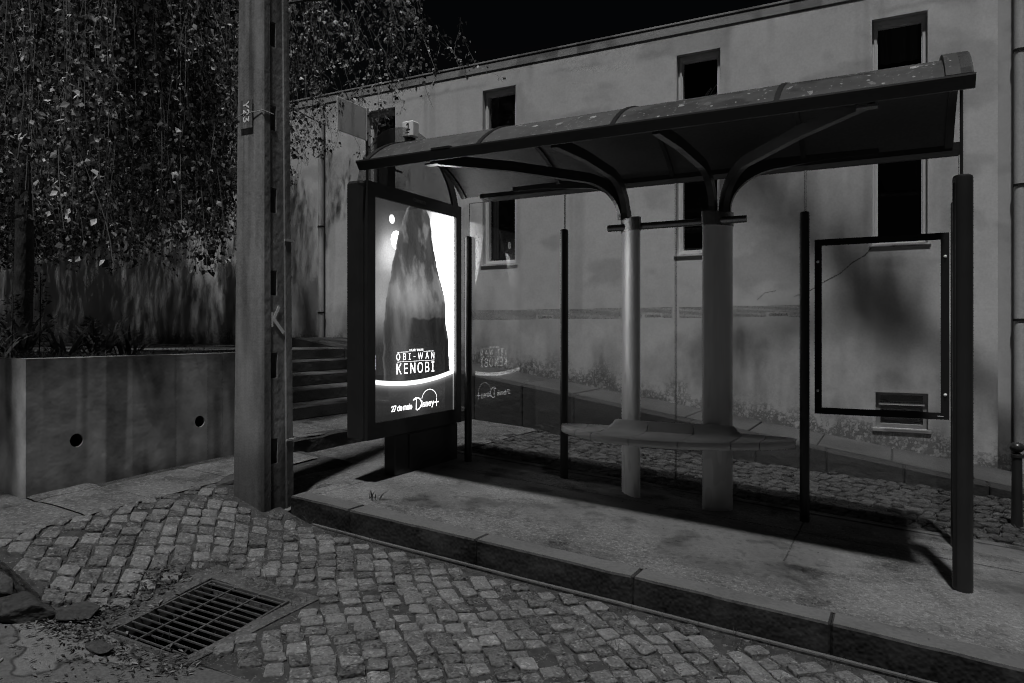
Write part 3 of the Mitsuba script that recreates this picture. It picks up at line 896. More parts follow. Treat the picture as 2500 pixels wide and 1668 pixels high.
def post(x, y, r, ztop, z0, sx=1.0, lab=None):
    prof = [(r, z0), (r, ztop - .02), (r * .93, ztop - .006), (r * .7, ztop), (0.0005, ztop)]
    m = lathe(prof, (0, 0, 0), 26)
    m.vertices[:, 1] *= sx
    m.apply_translation([x, y, 0])
    k = obj('post', m, 'm_black', sh, smooth=35, label=lab)
    return k


for x in (-3.36, -2.43, -0.575, 0.345):
    post(x, GY - .03 if x < 0 else GY, .033, 2.377, float(zp(x)) - .01)
k = post(0.316, 4.60, .049, 2.374, float(zp(.316)) - .01, 1.0, 'thick black post at the right front')
obj('seam', cat([bx(.316 - .048, .316 - .036, 4.558, 4.565, .15, 2.33)]), 'm_blackmat', k)
obj('tie_rod', tube([(.310, 4.60, 2.36), (.310, 4.60, 2.98)], .008, 8), 'm_black', sh)
# left gable: tinted round glass with a dark rim
gx = -3.475
disc = Point(4.81, 2.47).buffer(.70, 48).intersection(sbox(3.9, 2.60, 5.8, 3.3))
obj('gable_glass', ext_x(disc, gx, gx + .006), 'm_tint', sh)
rim = Point(4.81, 2.47).buffer(.70, 48).difference(Point(4.81, 2.47).buffer(.62, 48)).intersection(sbox(5.05, 2.60, 5.8, 3.3))
obj('gable_rim', ext_x(rim, gx - .008, gx + .014), 'm_black', sh)
obj('gable_bracket', cat([tube([(gx - .01, 4.56, 3.07), (gx - .01, 4.56, 2.83), (gx - .01, 4.60, 2.80), (gx - .01, 4.68, 2.80)], .009, 8)]), 'm_blackmat', sh)

# ------------------------------------------------------------------ bench
bn = thing('bench', 'curved grey segmented bench with raised back lip on the shelter columns', 'bench')
BX, HL = -1.46, 0.86


def bench_seg(x0, x1, b0):
    n = 14
    vs = []
    for x in np.linspace(x0, x1, n):
        q = (x - BX) / HL
        yf = 4.745 + 0.40 * q * q
        yb = 5.285 - 0.03 * max(0, abs(q) - .62) / .38
        e = math.sqrt(max(1e-4, 1 - max(0, (abs(q) - .80) / .20) ** 2))
        ym = yb - .06
        yf, yb = ym + (yf - ym) * (.22 + .78 * e), ym + (yb - ym) * (.22 + .78 * e)
        lip = b0 * 0.060 * float(sst(.575, .50, abs(q)) if abs(q) > .50 else 1)
        yb = yb - .05 * b0 * (1 - (q / .6) ** 2)
        zt = 0.798
        pr = [(yf + .03, zt - .058), (yf + .008, zt - .048), (yf, zt - .028), (yf + .010, zt - .006), (yf + .04, zt),
              (yf + .16, zt - .010), (yb - .05, zt - .006), (yb - .022, zt + .012 + lip * .5), (yb - .012, zt + .006 + lip), (yb, zt + .004 + lip), (yb + .008, zt - .01 + lip), (yb + .004, zt - .055)]
        vs.append(np.column_stack([np.full(len(pr), x), np.array(pr)]))
    k = len(vs[0])
    v = np.vstack(vs)
    f = []
    for i in range(n - 1):
        for j in range(k):
            A, B, C, D = i * k + j, i * k + (j + 1) % k, (i + 1) * k + (j + 1) % k, (i + 1) * k + j
            f += [[A, B, C], [A, C, D]]
    for o, q in ((0, vs[0]), ((n - 1) * k, vs[-1])):
        pv, pf = trimesh.creation.triangulate_polygon(Polygon(q[:, 1:]), engine='earcut')
        near_i = [int(np.argmin(((q[:, 1:] - w) ** 2).sum(1))) for w in pv]
        f += [[o + near_i[i] for i in t] for t in pf]
    m = tm(v, f)
    m.fix_normals()
    return m


bcuts = [-.86, -.66, -.495, -.17, .17, .495, .66, .86]
for i in range(7):
    obj('seat_segment', bench_seg(BX + bcuts[i] + .003, BX + bcuts[i + 1] - .003, 1 if 1 < i < 5 else 0), 'm_bench', bn, smooth=50)

# ------------------------------------------------------------------ empty notice frame on the last pane
nf = thing('notice_frame', 'empty black rectangular notice frame fixed to the right glass pane', 'frame')
fx0, fx1, fz0, fz1 = -.51, .302, .952, 2.176
fy = GY - .012
obj('border', ext_y(sbox(fx0, fz0, fx1, fz1).difference(sbox(fx0 + .046, fz0 + .044, fx1 - .046, fz1 - .044)), fy - .006, fy + .006), 'm_blackmat', nf)
for (x, z) in ((fx0 + .021, 2.02), (fx1 - .021, 2.02), (fx0 + .021, 1.115), (fx1 - .021, 1.115)):
    obj('bolt', cat([bx(x - .002, x + .002, fy - .02, fy - .006, z - .002, z + .002), tm(*(lambda m: (m.vertices * [1, .5, 1] + [x, fy - .008, z], m.faces))(trimesh.creation.icosphere(2, .010)))]), 'm_white', nf, smooth=40)
obj('maker_mark', bx(fx1 - .065, fx1 - .03, fy - .0075, fy - .0062, fz0 + .018, fz0 + .024), 'm_pipe', nf)

# ------------------------------------------------------------------ advertising lightbox
ad = thing('advertising_lightbox', 'black freestanding advertising panel with glowing poster at the left end of the shelter', 'advertising panel')
PX = -3.469
obj('case', bx(-3.645, PX - .020, 4.195, 5.535, 0.715, 2.655, .022), 'm_black', ad, smooth=25)
outer = sbox(4.225, .72, 5.53, 2.652)
inner = sbox(4.316, .842, 5.446, 2.546)
obj('frame', ext_x(outer.difference(inner), PX - .019, PX + .012), 'm_black', ad)
obj('foot', cat([bx(-3.60, -3.49, 4.60, 5.52, float(zp(-3.5)) - .05, .716, .008), bx(-3.487, -3.480, 4.78, 5.50, .42, .70)]), 'm_black', ad)
obj('maker_name', text_yz('Cemusa', .032, PX + .0122, 4.80, 2.585, bold=True), 'm_ceiling', ad)
obj('cover_glass', tm([[PX + .006, 4.317, .843], [PX + .006, 5.445, .843], [PX + .006, 5.445, 2.545], [PX + .006, 4.317, 2.545]], [[0, 1, 2], [0, 2, 3]]), 'm_glass', ad)

LE = [(.16, .115), (.30, .115), (.485, .125), (.60, .16), (.715, .205), (.80, .25), (.926, .325), (.985, .375), (1.01, .42)]
RE = [(.16, .94), (.255, .925), (.40, .90), (.576, .868), (.66, .81), (.754, .76), (.86, .70), (.971, .650), (1.0, .60)]


def lut(v, pts):
    out = mi.Float(pts[0][1])
    for (a, x), (b, y) in zip(pts[:-1], pts[1:]):
        out = dr.select(v >= a, x + (y - x) * dr.clip((v - a) / (b - a), 0, 1), out)
    return out


def poster(p, n, uv):
    """backlit print: a dark rock stack against a bright glow, a luminous arc below"""
    u, v = (p.y - 4.315) / 1.134, (p.z - .839) / 1.71
    haze = fbm(u * 4, v * 6, 3, 4)
    right = smoothstep(.52, .90, u + .06 * (haze - .5))
    g = 0.10 + 0.08 * haze + 6.5 * right
    g = g + 1.2 * dr.exp(-dr.square((u - .20) / .15) - dr.square((v - .79) / .10)) * (.5 + haze)
    g = g + 0.16 * dr.exp(-dr.square((u - .10) / .16) - dr.square((v - .56) / .14)) * (.5 + haze)
    g = dr.lerp(g, 0.025 + 0.5 * smoothstep(.86, .97, u), smoothstep(.50, .30, v) * smoothstep(.95, .80, u))
    g = g * (0.35 + 0.65 * smoothstep(1.08, .88, v + .22 * (1 - u)))
    g = dr.select((u - .206) ** 2 * 1.0 + dr.square((v - .918) * 1.508) < .0010, 1.6, g)
    g = dr.select((u - .26) ** 2 + dr.square((v - .825) * 1.508) < .0044, 3.0, g)
    wob = .05 * (fbm(v * 14, 2, 5, 4) - .5)
    wob2 = .05 * (fbm(v * 13, 8, 1, 4) - .5)
    inside = smoothstep(-.006, .006, u - lut(v, LE) - wob) * smoothstep(-.006, .006, lut(v, RE) + wob2 - u)
    rock = fbm(u * 9 + 1.5 * v, v * 3.4, 2, 4)
    fold = smoothstep(.50, .72, fbm(u * 11 + 7 * v, v * 9 - 5 * u, 6, 4))
    s = .016 + .14 * dr.square(rock) + .12 * fold * smoothstep(.35, .7, v)
    s = s + .24 * dr.exp(-dr.square((v - .58) / .09) - dr.square((u - .45) / .22)) * (.4 + rock)
    rim = smoothstep(.05, .0, lut(v, RE) + wob2 - u)
    s = s + .18 * rim * fold + .06 * smoothstep(.03, 0, u - lut(v, LE) - wob)
    ledge = .475 + .03 * (fbm(u * 18, 3, 1, 3) - .5) + .02 * (u - .5)
    cliff = smoothstep(0, .012, ledge - v) * smoothstep(.40, .47, u + .32 * (ledge - v))
    s = s * (1 - .7 * cliff)
    g = dr.lerp(g, s, inside)
    arc = .1615 + .036 * dr.square((u - .42) / .55)
    d = v - arc
    low = smoothstep(.004, -.006, d)
    g = dr.lerp(g, .022 + .035 * smoothstep(-.14, 0, d) + .03 * dr.exp(-dr.square((u - .5) / .12)), low)
    core = smoothstep(.0125, .007, dr.abs(d))
    tail = smoothstep(-.045, -.008, d) * low * .28
    g = dr.maximum(g, 3.0 * core * (.55 + .45 * smoothstep(0, .5, u))) + tail * (.4 + .6 * smoothstep(-.03, -.01, d))
    tube_ = smoothstep(.975, .988, u) * smoothstep(.998, .992, u) * (.25 + .9 * smoothstep(.05, .4, v))
    g = g + .7 * tube_
    return grey(dr.clip(g, 0, 6.5) * EM)


EM = 0.42
q = tm([[PX - .012, 4.31, .835], [PX - .012, 5.45, .835], [PX - .012, 5.45, 2.552], [PX - .012, 4.31, 2.552]], [[0, 1, 2], [0, 2, 3]])
uvq = np.array([[0, 0], [1, 0], [1, 1], [0, 1.0]])
ps = obj('poster', q, 'm_dark', ad, uv=uvq, label='backlit poster with a dark rock shape, a glowing arc and white lettering', emitter={'type': 'area', 'radiance': proc(poster)})
lx = PX - .010
L = []


def fit_text(txt, y0, y1, z0, h, bold=False, gap=0.0):
    """letters one by one between y0 and y1"""
    ms = [text_yz(c, h, 0, 0, 0, .0008, bold) if c != ' ' else None for c in txt]
    ws = [m.bounds[1][1] - m.bounds[0][1] if m is not None else h * .3 for m in ms]
    free = (y1 - y0 - sum(ws)) / max(1, len(txt) - 1)
    y = y0
    for m, w in zip(ms, ws):
        if m is not None:
            m.apply_translation([lx, y - m.bounds[0][1], z0])
            L.append(m)
        y += w + free


fit_text('OBI-WAN', 4.603, 5.130, 1.303, .054)
fit_text('KENOBI', 4.605, 5.130, 1.192, .085)
fit_text('STAR WARS', 4.775, 4.968, 1.371, .018, True)
L += [bx(lx, lx + .0008, 4.611, 4.765, 1.3655, 1.3685), bx(lx, lx + .0008, 4.973, 5.126, 1.3655, 1.3685), bx(lx, lx + .0008, 4.613, 5.130, 1.288, 1.291)]
title, L = L, []
fit_text('27 de maio', 4.539, 4.812, .903, .044, True)
fit_text('isney', 4.945, 5.125, .905, .050, True)


def strokes(pts, w):
    pts = np.asarray(pts, float)
    from shapely.geometry import LineString
    return ext_x(LineString(pts).buffer(w / 2, 6), lx, lx + .0008)


a = np.linspace(0, 1, 24)
L.append(strokes([(4.868, .893), (4.872, .985)], .010))
th = np.linspace(1.75, -1.45, 24)
L.append(strokes(np.column_stack([4.868 + .070 * np.cos(th) + .004, .938 + .050 * np.sin(th)]), .010))
L.append(strokes(np.column_stack([4.872 - .045 * np.sin(a * 3), .985 + .012 * np.cos(a * 3 + 1.2) - .0 * a]), .007))
L.append(strokes([(5.137, .930), (5.197, .930)], .009))
L.append(strokes([(5.167, .898), (5.167, .962)], .009))
th = np.linspace(2.9, .20, 30)
L.append(strokes(np.column_stack([5.058 + .112 * np.cos(th), .957 + .088 * np.sin(th)]), .005))
L.append(text_yz('all rights reserved', .009, lx, 4.344, 1.245, .0008, False, 1.0, math.pi / 2))
obj('title', cat(title), 'm_dark', ps, label='white film title lettering', emitter={'type': 'area', 'radiance': {'type': 'rgb', 'value': [.95] * 3}})
obj('lettering', cat(L), 'm_dark', ps, label='white date and logo lettering', emitter={'type': 'area', 'radiance': {'type': 'rgb', 'value': [.95] * 3}})

# ------------------------------------------------------------------ bus stop flag and number box
fl = thing('bus_stop_sign', 'pale rectangular bus stop flag board standing above the lightbox', 'sign')
bxx = -3.752
obj('board', bx(bxx - .005, bxx + .005, 4.225, 4.565, 3.062, 3.318, .002), 'm_sign', fl)
obj('edge_strip', bx(bxx - .008, bxx + .008, 4.566, 4.590, 3.055, 3.325, .002), 'm_frame', fl)
for z in (3.12, 3.26):
    obj('bolt', bx(bxx + .008, bxx + .014, 4.572, 4.582, z - .008, z + .008), 'm_blackmat', fl)
obj('pictogram', text_yz('L5', .035, bxx + .0052, 4.24, 3.265, rot=-.3), 'm_blackmat', fl)
obj('small_print', text_yz('n 5', .022, bxx + .0052, 4.238, 3.20), 'm_blackmat', fl)
obj('stalk', cat([tube([(bxx, 4.578, 2.65), (bxx, 4.578, 3.07)], .011, 10), bx(bxx - .02, -3.64, 4.56, 4.596, 2.60, 2.66)]), 'm_blackmat', fl)
nb = thing('number_box', 'small white box marked 1 on top of the shelter roof end', 'box')
obj('case', bx(-3.53, -3.42, 4.74, 4.83, 3.10, 3.225, .008), 'm_white', nb)
obj('digit', text_xz('1', .055, -3.492, 4.7398, 3.150, bold=True), 'm_blackmat', nb)
obj('underline', bx(-3.50, -3.455, 4.7385, 4.7398, 3.128, 3.134), 'm_blackmat', nb)
obj('mount', bx(-3.51, -3.45, 4.75, 4.82, 3.0, 3.102), 'm_blackmat', nb)

# ------------------------------------------------------------------ drain grate
dg = thing('drain_grate', 'square iron drain grate set in gritty concrete between cobbles and asphalt', 'grate')
gx0, gx1, gy0, gy1 = -3.21, -2.67, 2.08, 2.64
zg = lambda x, y: zcob(x, y)
gz = float(zcob(np.array(-2.94), np.array(2.36))) + .004
gs = (float(zcob(np.array(gx1), np.array(2.36))) - float(zcob(np.array(gx0), np.array(2.36)))) / (gx1 - gx0)


gsy = (float(zcob(np.array(-2.94), np.array(gy1))) - float(zcob(np.array(-2.94), np.array(gy0)))) / (gy1 - gy0)


def gset(m):
    m.vertices[:, 2] += gsy * (m.vertices[:, 1] - 2.36)
    return shear(m, gs, -2.94)


col_poly = sbox(gx0 - .12, gy0 - .09, gx1 + .09, gy1 + .15).difference(sbox(gx0 - .01, gy0 - .01, gx1 + .01, gy1 + .01))
m = ext(col_poly, .12); m.apply_translation([0, 0, gz - .125])
m = m.subdivide().subdivide().subdivide().subdivide()
v = m.vertices
v[:, 2] += .012 * (meshkit.fbm(v * 9, 3) - .5) + zcob(v[:, 0], v[:, 1]) - gz
obj('collar', (m), 'm_collar', dg, smooth=35)
obj('rim', gset(cat([bx(gx0 - .008, gx0 + .004, gy0, gy1, gz - .06, gz + .002), bx(gx1 - .004, gx1 + .008, gy0, gy1, gz - .06, gz + .002), bx(gx0 - .008, gx1 + .008, gy0 - .012, gy0, gz - .06, gz + .0015), bx(gx0 - .008, gx1 + .008, gy1, gy1 + .012, gz - .02, gz + .0015)])), 'm_grate', dg)
obj('pit', gset(cat([bx(gx0 - .05, gx1 + .05, gy0 - .05, gy1 + .05, gz - .62, gz - .6), bx(gx0 - .03, gx0 - .012, gy0 - .03, gy1 + .03, gz - .6, gz - .06), bx(gx1 + .012, gx1 + .03, gy0 - .03, gy1 + .03, gz - .6, gz - .06), bx(gx0 - .01, gx1 + .01, gy1 + .014, gy1 + .03, gz - .6, gz - .06), bx(gx0 - .01, gx1 + .01, gy0 - .03, gy0 - .014, gz - .6, gz - .06)])), 'm_dark', dg)
for k in range(13):
    y = gy0 + (gy1 - gy0) * (k + .5) / 13
    obj('bar', gset(bx(gx0 + .004, gx1 - .004, y - .0028, y + .0028, gz - .007, gz)), 'm_grate', dg)
for x in (gx0 + .18, gx0 + .36):
    obj('cross_bar', gset(bx(x - .004, x + .004, gy0, gy1, gz - .006, gz + .002)), 'm_grate', dg)

# ------------------------------------------------------------------ bollard
bo = thing('bollard', 'dark bollard with ball top at the right edge', 'bollard')
bz = float(zp(.78)) - .03
obj('shaft', lathe([(.042, bz), (.036, bz + .1), (.033, bz + .53), (.040, bz + .535), (.040, bz + .555), (.024, bz + .565)], (.785, 6.47, 0), 24), 'm_black', bo, smooth=35)
ms = trimesh.creation.icosphere(3, .047); ms.vertices *= [1, 1, .85]; ms.apply_translation([.785, 6.47, bz + .607])
obj('ball', tm(ms.vertices, ms.faces), 'm_black', bo, smooth=True)

# ------------------------------------------------------------------ foliage


def leaves(P, D, S, r, fold=.35, wid=.8):
    """P tips (n,3), D directions (n,3), S sizes: folded rhombic leaves; returns mesh, uv"""
    n = len(P)
    D = D / np.linalg.norm(D, axis=1, keepdims=True)
    R = r.normal(size=(n, 3))
    A = np.cross(D, R); A /= np.linalg.norm(A, axis=1, keepdims=True) + 1e-9
    B = np.cross(D, A)
    S = S[:, None]
    curl = r.uniform(-.15, .35, (n, 1))
    v0 = P
    v1 = P + D * S * .42 + A * S * wid * .5 + B * S * fold * .5 * r.uniform(.2, 1, (n, 1))
    v2 = P + D * S + B * S * curl
    v3 = P + D * S * .42 - A * S * wid * .5 + B * S * fold * .5 * r.uniform(.2, 1, (n, 1))
    v4 = P + D * S * .45
    v = np.stack([v0, v1, v2, v3, v4], 1).reshape(-1, 3)
    b = (np.arange(n) * 5)[:, None]
    f = np.concatenate([b + np.array([[0, 1, 4]]), b + np.array([[1, 2, 4]]), b + np.array([[2, 3, 4]]), b + np.array([[3, 0, 4]])])
    u = np.repeat(r.random(n), 5)
    return tm(v, f), np.stack([u, u], 1)


def birch(name, label, base, trunk_r, R, top, bottom, n, r, limit, per=0.030, size=(.028, .058), crown=None):
    t = thing(name, label, 'tree', 'birch trees above the retaining wall')
    bx0 = np.array(base, float)
    zz = np.linspace(0, top - .6, 14)
    pts = bx0 + np.column_stack([.25 * np.sin(zz * .6), .2 * np.cos(zz * .5) - .2, zz])
    tr = obj('trunk', tube(pts, np.linspace(trunk_r, .03, 14), 10), 'm_bark', t, smooth=50)
    br = []
    for k in range(9):
        i = r.integers(7, 13)
        a = 2 * np.pi * k / 13 + r.uniform(-.3, .3)
        q = np.linspace(0, 1, 8)[:, None]
        e = np.array([math.cos(a), math.sin(a), 0]) * R * r.uniform(.6, .95)
        p = pts[i] + q * e + np.array([0, 0, 1]) * (np.sin(q * 2.2) * r.uniform(.5, 1.1))
        br.append(tube(p, np.linspace(.026, .006, 8), 6))
    obj('limb', cat(br), 'm_bark', t, smooth=50, kind='stuff')
    P, D, S, tw = [], [], [], []
    made = 0
    tries = 0
    left = 0
    while made < n and tries < n * 12:
        tries += 1
        if left <= 0:
            left = int(r.integers(5, 13))
            a = r.uniform(0, 2 * np.pi)
            rad = R * math.sqrt(r.uniform(.04, 1))
            x0, y0 = bx0[0] + rad * math.cos(a), bx0[1] + rad * math.sin(a)
            zt0 = base[2] + top * (1 - .34 * (rad / R) ** 2) + r.uniform(-1.8, .3)
            lo0 = bottom(x0, y0, r)
            spread = r.uniform(.03, .12)
        left -= 1
        x, y = x0 + r.normal(0, spread), y0 + r.normal(0, spread)
        ztop, lo = zt0 + r.uniform(-.3, .2), lo0 + abs(r.normal(0, .22))
        if ztop - lo < .5 or not limit(x, y): continue
        Ls = min(r.uniform(1.2, 3.6), ztop - lo)
        zt = lo + Ls if r.random() < .5 else ztop
        m = max(6, int(Ls / .12))
        s = np.linspace(0, 1, m)
        out = np.array([math.cos(a), math.sin(a)]) * r.uniform(.0, .55)
        w = r.uniform(0, 6, 2)
        amp = r.uniform(.04, .17)
        px = x + out[0] * np.sin(s * 1.6) + amp * np.sin(s * 5 + w[0])
        py = y + out[1] * np.sin(s * 1.6) + amp * np.sin(s * 4 + w[1])
        pz = zt - Ls * s
        if y > 5.4 and x > -7.6 and r.random() < .45: continue
        pl = np.column_stack([px, py, pz])
        if meshkit.fbm(np.array([x * .8, y * .8, zt * .7]), 2, 4) < .45: continue
        if not all(limit(*q[:2]) for q in pl[:: max(1, m // 3)]): continue
        tw.append(pl)
        nl = int(Ls / per)
        q = np.clip(np.repeat(r.uniform(0, 1, nl // 3 + 1), 3)[:nl] + r.normal(0, .004, nl), 0, 1)
        c = np.column_stack([np.interp(q, s, pl[:, k]) for k in range(3)])
        side = r.normal(size=(nl, 3)); side[:, 2] = 0
        side /= np.linalg.norm(side, axis=1, keepdims=True)
        P.append(c + side * r.uniform(.004, .085, (nl, 1)))
        d = side * r.uniform(.25, 1.1, (nl, 1)); d[:, 2] = r.uniform(-1.2, -.25, nl)
        D.append(d)
        S.append(r.uniform(size[0], size[1], nl) * r.choice([.6, 1, 1.25], nl))
        made += 1
    if crown is not None:
        cc, cr, cn = crown
        g_ = r.normal(size=(cn * 3, 3)); g_ = g_ / np.linalg.norm(g_, axis=1, keepdims=True) * r.uniform(.2, 1, (cn * 3, 1)) ** .5
        q_ = np.asarray(cc) + g_ * np.asarray(cr)
        keep = (meshkit.fbm(q_ * .8, 2, 9) > .28) & (q_[:, 1] < 8.45)
        q_ = q_[keep][:cn]
        P.append(q_); D.append(r.normal(size=q_.shape) + [0, 0, -.6]); S.append(r.uniform(.05, .09, len(q_)))
    m, uv = leaves(np.vstack(P), np.vstack(D), np.concatenate(S), r)
    obj('foliage', m, 'm_leaf', t, uv=uv, kind='stuff')
    V, F, at = [], [], 0
    for pl in tw:
        k = len(pl)
        ang = np.array([0, 2.09, 4.19])
        ring = np.stack([np.cos(ang), np.sin(ang), ang * 0], 1) * .0026
        V.append((pl[:, None] + ring[None]).reshape(-1, 3))
        for i in range(k - 1):
            for j in range(3):
                A, B, C, Dd = at + i * 3 + j, at + i * 3 + (j + 1) % 3, at + (i + 1) * 3 + (j + 1) % 3, at + (i + 1) * 3 + j
                F += [[A, B, C], [A, C, Dd]]
        at += k * 3
    obj('twigs', tm(np.vstack(V), F), 'm_twig', t, kind='stuff')
    return t


def bot1(x, y, r):
    k = float(sst(4.5, 5.4, y))
    e = r.uniform(0, 1)
    front = 1.62 + .30 * abs(math.sin(x * 3.1)) + 1.1 * e ** 2 + .6 * float(sst(-5.2, -6.2, x))
    back = 4.08 + 0.9 * e ** 2 + .22 * (x + 6.2) + 1.0 * float(sst(-4.7, -4.2, x))
    if x + .9 * (y - 5) < -6.8: back = 2.6 + e
    if x > -4.8: front = 2.75 + e
    return front * (1 - k) + back * k


lim1 = lambda x, y: (y > 2.75 or (1.7 < y < 2.35 and -5.6 < x < -4.85)) and (x < -4.45 or y > 5.0) and y < 8.5 and not (x > -4.9 and 3.1 < y < 4.9) and x < -3.5  # low strands outside the view added to shade the retaining wall end
birch('birch_tree', 'large weeping birch with long hanging leafy strands left of the pole', (-7.9, 4.15, 1.25), .10, 4.7, 5.6, bot1, 2500, np.random.default_rng(11), lim1)
bot2 = lambda x, y, r: 2.4 + 1.6 * r.uniform(0, 1) ** 1.5
birch('birch_tree', 'second weeping birch farther left behind the first one, added to shade the wall', (-13.0, 6.0, 1.25), .13, 4.4, 5.6, bot2, 1000, np.random.default_rng(12), lambda x, y: y < 8.5 and y > 3.0 and x < -8.6, per=.045, size=(.045, .07), crown=((-14.2, 6.9, 4.6), (4.8, 1.6, 2.0), 44000))  # added tree; its dense crown keeps the far left wall dark


def bough_tree():
    r = np.random.default_rng(51)
    t = thing('added_shade_tree', 'unseen leafy tree added beyond the right edge so its bough shades the plaster wall', 'tree')  # added out of view to cast the diagonal shadow on the wall
    Lv = np.array(LIGHT)
    base = np.array([2.9, 6.9, float(zp(2.9)) - .05])
    sh_ = [((-1.95, 3.45), 4.6), ((-1.40, 3.25), 4.5), ((-.95, 2.80), 4.4), ((-.50, 2.30), 4.3), ((-.12, 1.90), 4.25), ((.12, 1.62), 4.2)]
    P = [np.array([x, 8.7, z]) + k * Lv for (x, z), k in sh_]  # bough laid out along the light from the wanted wall shadow
    crown = np.array([2.75, 6.95, 4.6])
    tr = np.array([base, base + [0, 0, 2], crown, crown + [-.1, .1, 2.2]])
    obj('trunk', tube(tr, [.14, .12, .10, .04], 10), 'm_bark', t, smooth=50)
    main = np.array([crown] + P[::-1])
    obj('bough', tube(main, np.linspace(.06, .015, len(main)), 8), 'm_bark', t, smooth=50)
    side = [np.array([x, 8.7, z]) + 4.1 * Lv for x, z in ((.15, 1.6), (-.5, 1.72), (-1.2, 1.56), (-2.1, 1.32))]
    obj('bough', tube(side, np.linspace(.03, .01, 4), 6), 'm_bark', t, smooth=50)
    C, W = [], []
    for line, n, w in ((P, 1000, .09), (side, 330, .07), (P[-3:], 170, .10)):
        line = np.array(line)
        q = r.uniform(0, len(line) - 1, n)
        c = np.column_stack([np.interp(q, np.arange(len(line)), line[:, k]) for k in range(3)])
        C.append(c + r.normal(0, w, (n, 3)))
    n = 5000
    c = crown + [0.3, 0, 1.6] + r.normal(0, 1, (n, 3)) * [.75, .7, .7]
    C.append(c[c[:, 0] > 1.75])
    C = np.vstack(C)
    m, uv = leaves(C, r.normal(size=C.shape) + [0, 0, -.5], r.uniform(.05, .08, len(C)), r)
    obj('foliage', m, 'm_leaf', t, uv=uv, kind='stuff')


bough_tree()


def blades(c, n, h, w, r, spread=.6, bend=.5, seg=5):
    V, F, U, at = [], [], [], 0
    for k in range(n):
        a = r.uniform(0, 2 * np.pi)
        L = h * r.uniform(.55, 1.1)
        tilt = spread * r.uniform(.1, 1)
        b = bend * r.uniform(.2, 1)
        d = np.array([math.cos(a), math.sin(a), 0])
        sd = np.array([-d[1], d[0], 0])
        p0 = np.asarray(c, float) + d * r.uniform(0, .25 * h * spread) + sd * r.uniform(-.05, .05)
        s = np.linspace(0, 1, seg)
        pts = p0 + d * (L * tilt * s ** 1.2 + L * b * s ** 2.5)[:, None] * .8 + np.array([0, 0, 1]) * (L * (s - b * .55 * s ** 3))[:, None]
        ww = w * np.sin(np.pi * np.clip(s * .85 + .15, 0, 1)) * .5
        V.append(np.stack([pts - sd * ww[:, None], pts + sd * ww[:, None]], 1).reshape(-1, 3))
        for i in range(seg - 1):
            A = at + 2 * i
            F += [[A, A + 1, A + 3], [A, A + 3, A + 2]]
        at += 2 * seg
        U.append(np.full((2 * seg, 2), r.random()))
    return tm(np.vstack(V), F), np.vstack(U)


rp = np.random.default_rng(33)
plants = [(-5.35, 3.12, .34, 26, .030, .9, 'spiky dark plant in the planter just right of the tall weed'),
          (-5.45, 3.45, .42, 22, .034, 1.0, 'arching strap leaved plant in the middle of the planter'),
          (-5.60, 3.78, .36, 26, .028, .9, 'dark strap leaved clump nearest the planter corner by the steps'),
          (-6.1, 3.0, .40, 26, .03, .9, 'dark spiky clump at the far left of the planter'),
          (-6.6, 3.5, .5, 24, .035, .8, 'broad dark plant deep in the planter beside the birch trunk')]
for x, y, h, n, w, spd, lab in plants:
    t = thing('planter_plant', lab, 'plant', 'dark leafy plants in the planter')
    m, uv = blades((x, y, 1.28), n, h, w, rp, spd, .6)
    obj('leaves', m, 'm_weed', t, uv=uv)
# tall weeds: stem with whorled small leaves
for x, y, h, lab in ((-5.42, 2.98, .70, 'tallest thin weed standing in the planter'), (-5.62, 2.9, .55, 'second thin weed left of the tallest one'), (-5.3, 3.3, .38, 'short bushy weed behind the wall edge')):
    t = thing('tall_weed', lab, 'weed', 'thin weeds in the planter')
    obj('stem', tube([(x, y, 1.25), (x + .02, y, 1.25 + h * .5), (x - .01, y + .02, 1.25 + h)], .004, 6), 'm_weed', t)
    nl = 150
    q = rp.uniform(.05, 1, nl)
    a = rp.uniform(0, 6.28, nl)
    rad = .13 * (1 - q * .8) * rp.uniform(.2, 1, nl)
    P = np.column_stack([x + rad * np.cos(a), y + rad * np.sin(a), 1.25 + h * q])
    m, uv = leaves(P, np.column_stack([np.cos(a), np.sin(a), rp.uniform(-.3, .8, nl)]), rp.uniform(.03, .06, nl), rp, wid=.35)
    obj('leaves', m, 'm_weed', t, uv=uv)
# grass and ground cover along the wall top
gm, gu = [], []
for k in range(150):
    y = rp.uniform(2.75, 4.5); x = RX - .12 - abs(rp.normal(0, .16))
    if k % 3 == 0: x, y = rp.uniform(-7.5, -5.1), rp.uniform(2.75, 3.3)
    m, uv = blades((x, y, 1.29), 12, rp.uniform(.05, .17), .007, rp, 1.0, .7, 4)
    gm.append(m); gu.append(uv)
obj('planter_grass', cat(gm), 'm_weed', uv=np.vstack(gu), kind='stuff', label='low grass and weeds along the top of the retaining wall', cat='grass')

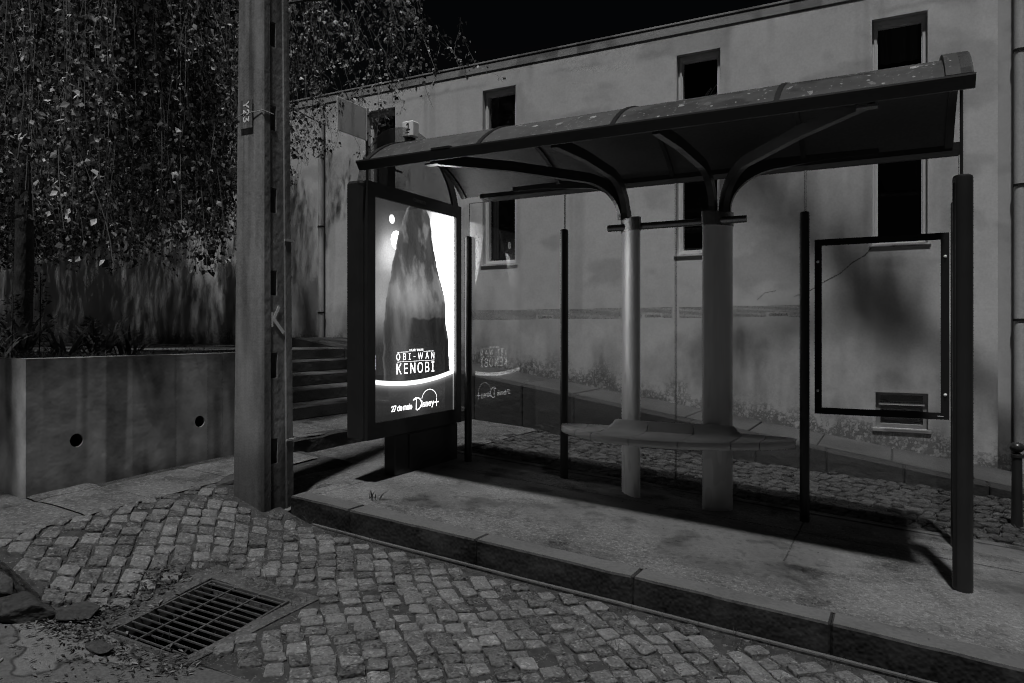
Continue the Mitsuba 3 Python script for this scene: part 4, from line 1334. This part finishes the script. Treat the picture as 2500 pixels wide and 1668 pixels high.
# tufts and litter in the street
sm, su = [], []
for k in range(330):
    x = rp.uniform(-4.3, 1.2); y = rp.uniform(2.1, 3.62)
    if k < 90: x, y = rp.uniform(-3.6, 1.0), KY - .09 + rp.normal(0, .02)
    if k > 270: x, y = (rp.uniform(-3.4, -2.5), rp.choice([2.72, 2.0, 2.78]) + rp.normal(0, .04))
    m, uv = blades((x, y, float(zcob(np.array(x), np.array(y))) - .012), rp.integers(3, 9), rp.uniform(.015, .06), .0028, rp, 1.4, .8, 3)
    sm.append(m); su.append(uv)
for k in range(90):
    x, y = rp.uniform(-3.4, 1.6), rp.uniform(5.75, 7.4)
    m, uv = blades((x, y, float(zb(x, y)) - .01), rp.integers(5, 12), rp.uniform(.02, .07), .004, rp, 1.4, .8, 3)
    sm.append(m); su.append(uv)
obj('joint_weeds', cat(sm), 'm_weed', uv=np.vstack(su), kind='stuff', label='tiny grass tufts in the joints of the paving', cat='grass')


def litter(n, xf, zf, smin, smax):
    P, S = [], []
    for k in range(n):
        x, y = xf()
        P.append((x, y, float(zf(np.array(x), np.array(y))) + rp.uniform(.002, .010)))
        S.append(rp.uniform(smin, smax))
    P = np.array(P)
    a = rp.uniform(0, 6.28, n)
    D = np.column_stack([np.cos(a), np.sin(a), rp.uniform(-.1, .25, n)])
    D /= np.linalg.norm(D, axis=1, keepdims=True)
    A = np.cross(D, [0, 0, 1.0]); A /= np.linalg.norm(A, axis=1, keepdims=True)
    S = np.array(S)[:, None]
    v = np.stack([P, P + D * S * .5 + A * S * .13 + [0, 0, .004], P + D * S, P + D * S * .5 - A * S * .13 + [0, 0, .002]], 1).reshape(-1, 3)
    b = (np.arange(n) * 4)[:, None]
    u = np.repeat(rp.random(n), 4)
    return tm(v, np.concatenate([b + np.array([[0, 1, 2]]), b + np.array([[0, 2, 3]])])), np.stack([u, u], 1)


def near_grate():
    if rp.random() < .6: return rp.uniform(-3.7, -2.5), 1.96 + rp.normal(0, .07)
    return -3.38 + rp.normal(0, .08), rp.uniform(1.9, 2.6)


zlow = lambda x, y: np.where(y < 2.03, zas(x, y), zcob(x, y))
m1 = litter(1100, near_grate, zlow, .010, .05)
m2 = litter(500, lambda: (rp.uniform(-4.2, 1.0), rp.uniform(2.1, 3.6)), zcob, .004, .016)
m3_ = litter(160, lambda: (rp.uniform(-3.5, 1.2), rp.uniform(3.7, 5.6)), lambda x, y: zp(x), .004, .022)
m4 = litter(400, lambda: (rp.uniform(-4.5, -1.8), 1.62 + .18 * math.sin(rp.uniform(0, 9)) + rp.normal(0, .07)), zlow, .008, .04)
obj('leaf_litter', cat([m1[0], m2[0], m3_[0], m4[0]]), 'm_debris', uv=np.vstack([m1[1], m2[1], m3_[1], m4[1]]), kind='stuff', label='scattered dead leaves and grit on the road and platform', cat='litter')
# a little weed growing on the platform near the panel
t = thing('platform_weed', 'small weed sprouting from the platform edge below the lightbox', 'weed')
m, uv = blades((-3.17, 3.97, float(zp(-3.17))), 16, .07, .008, rp, 1.3, .6, 4)
obj('leaves', m, 'm_weed', t, uv=uv)
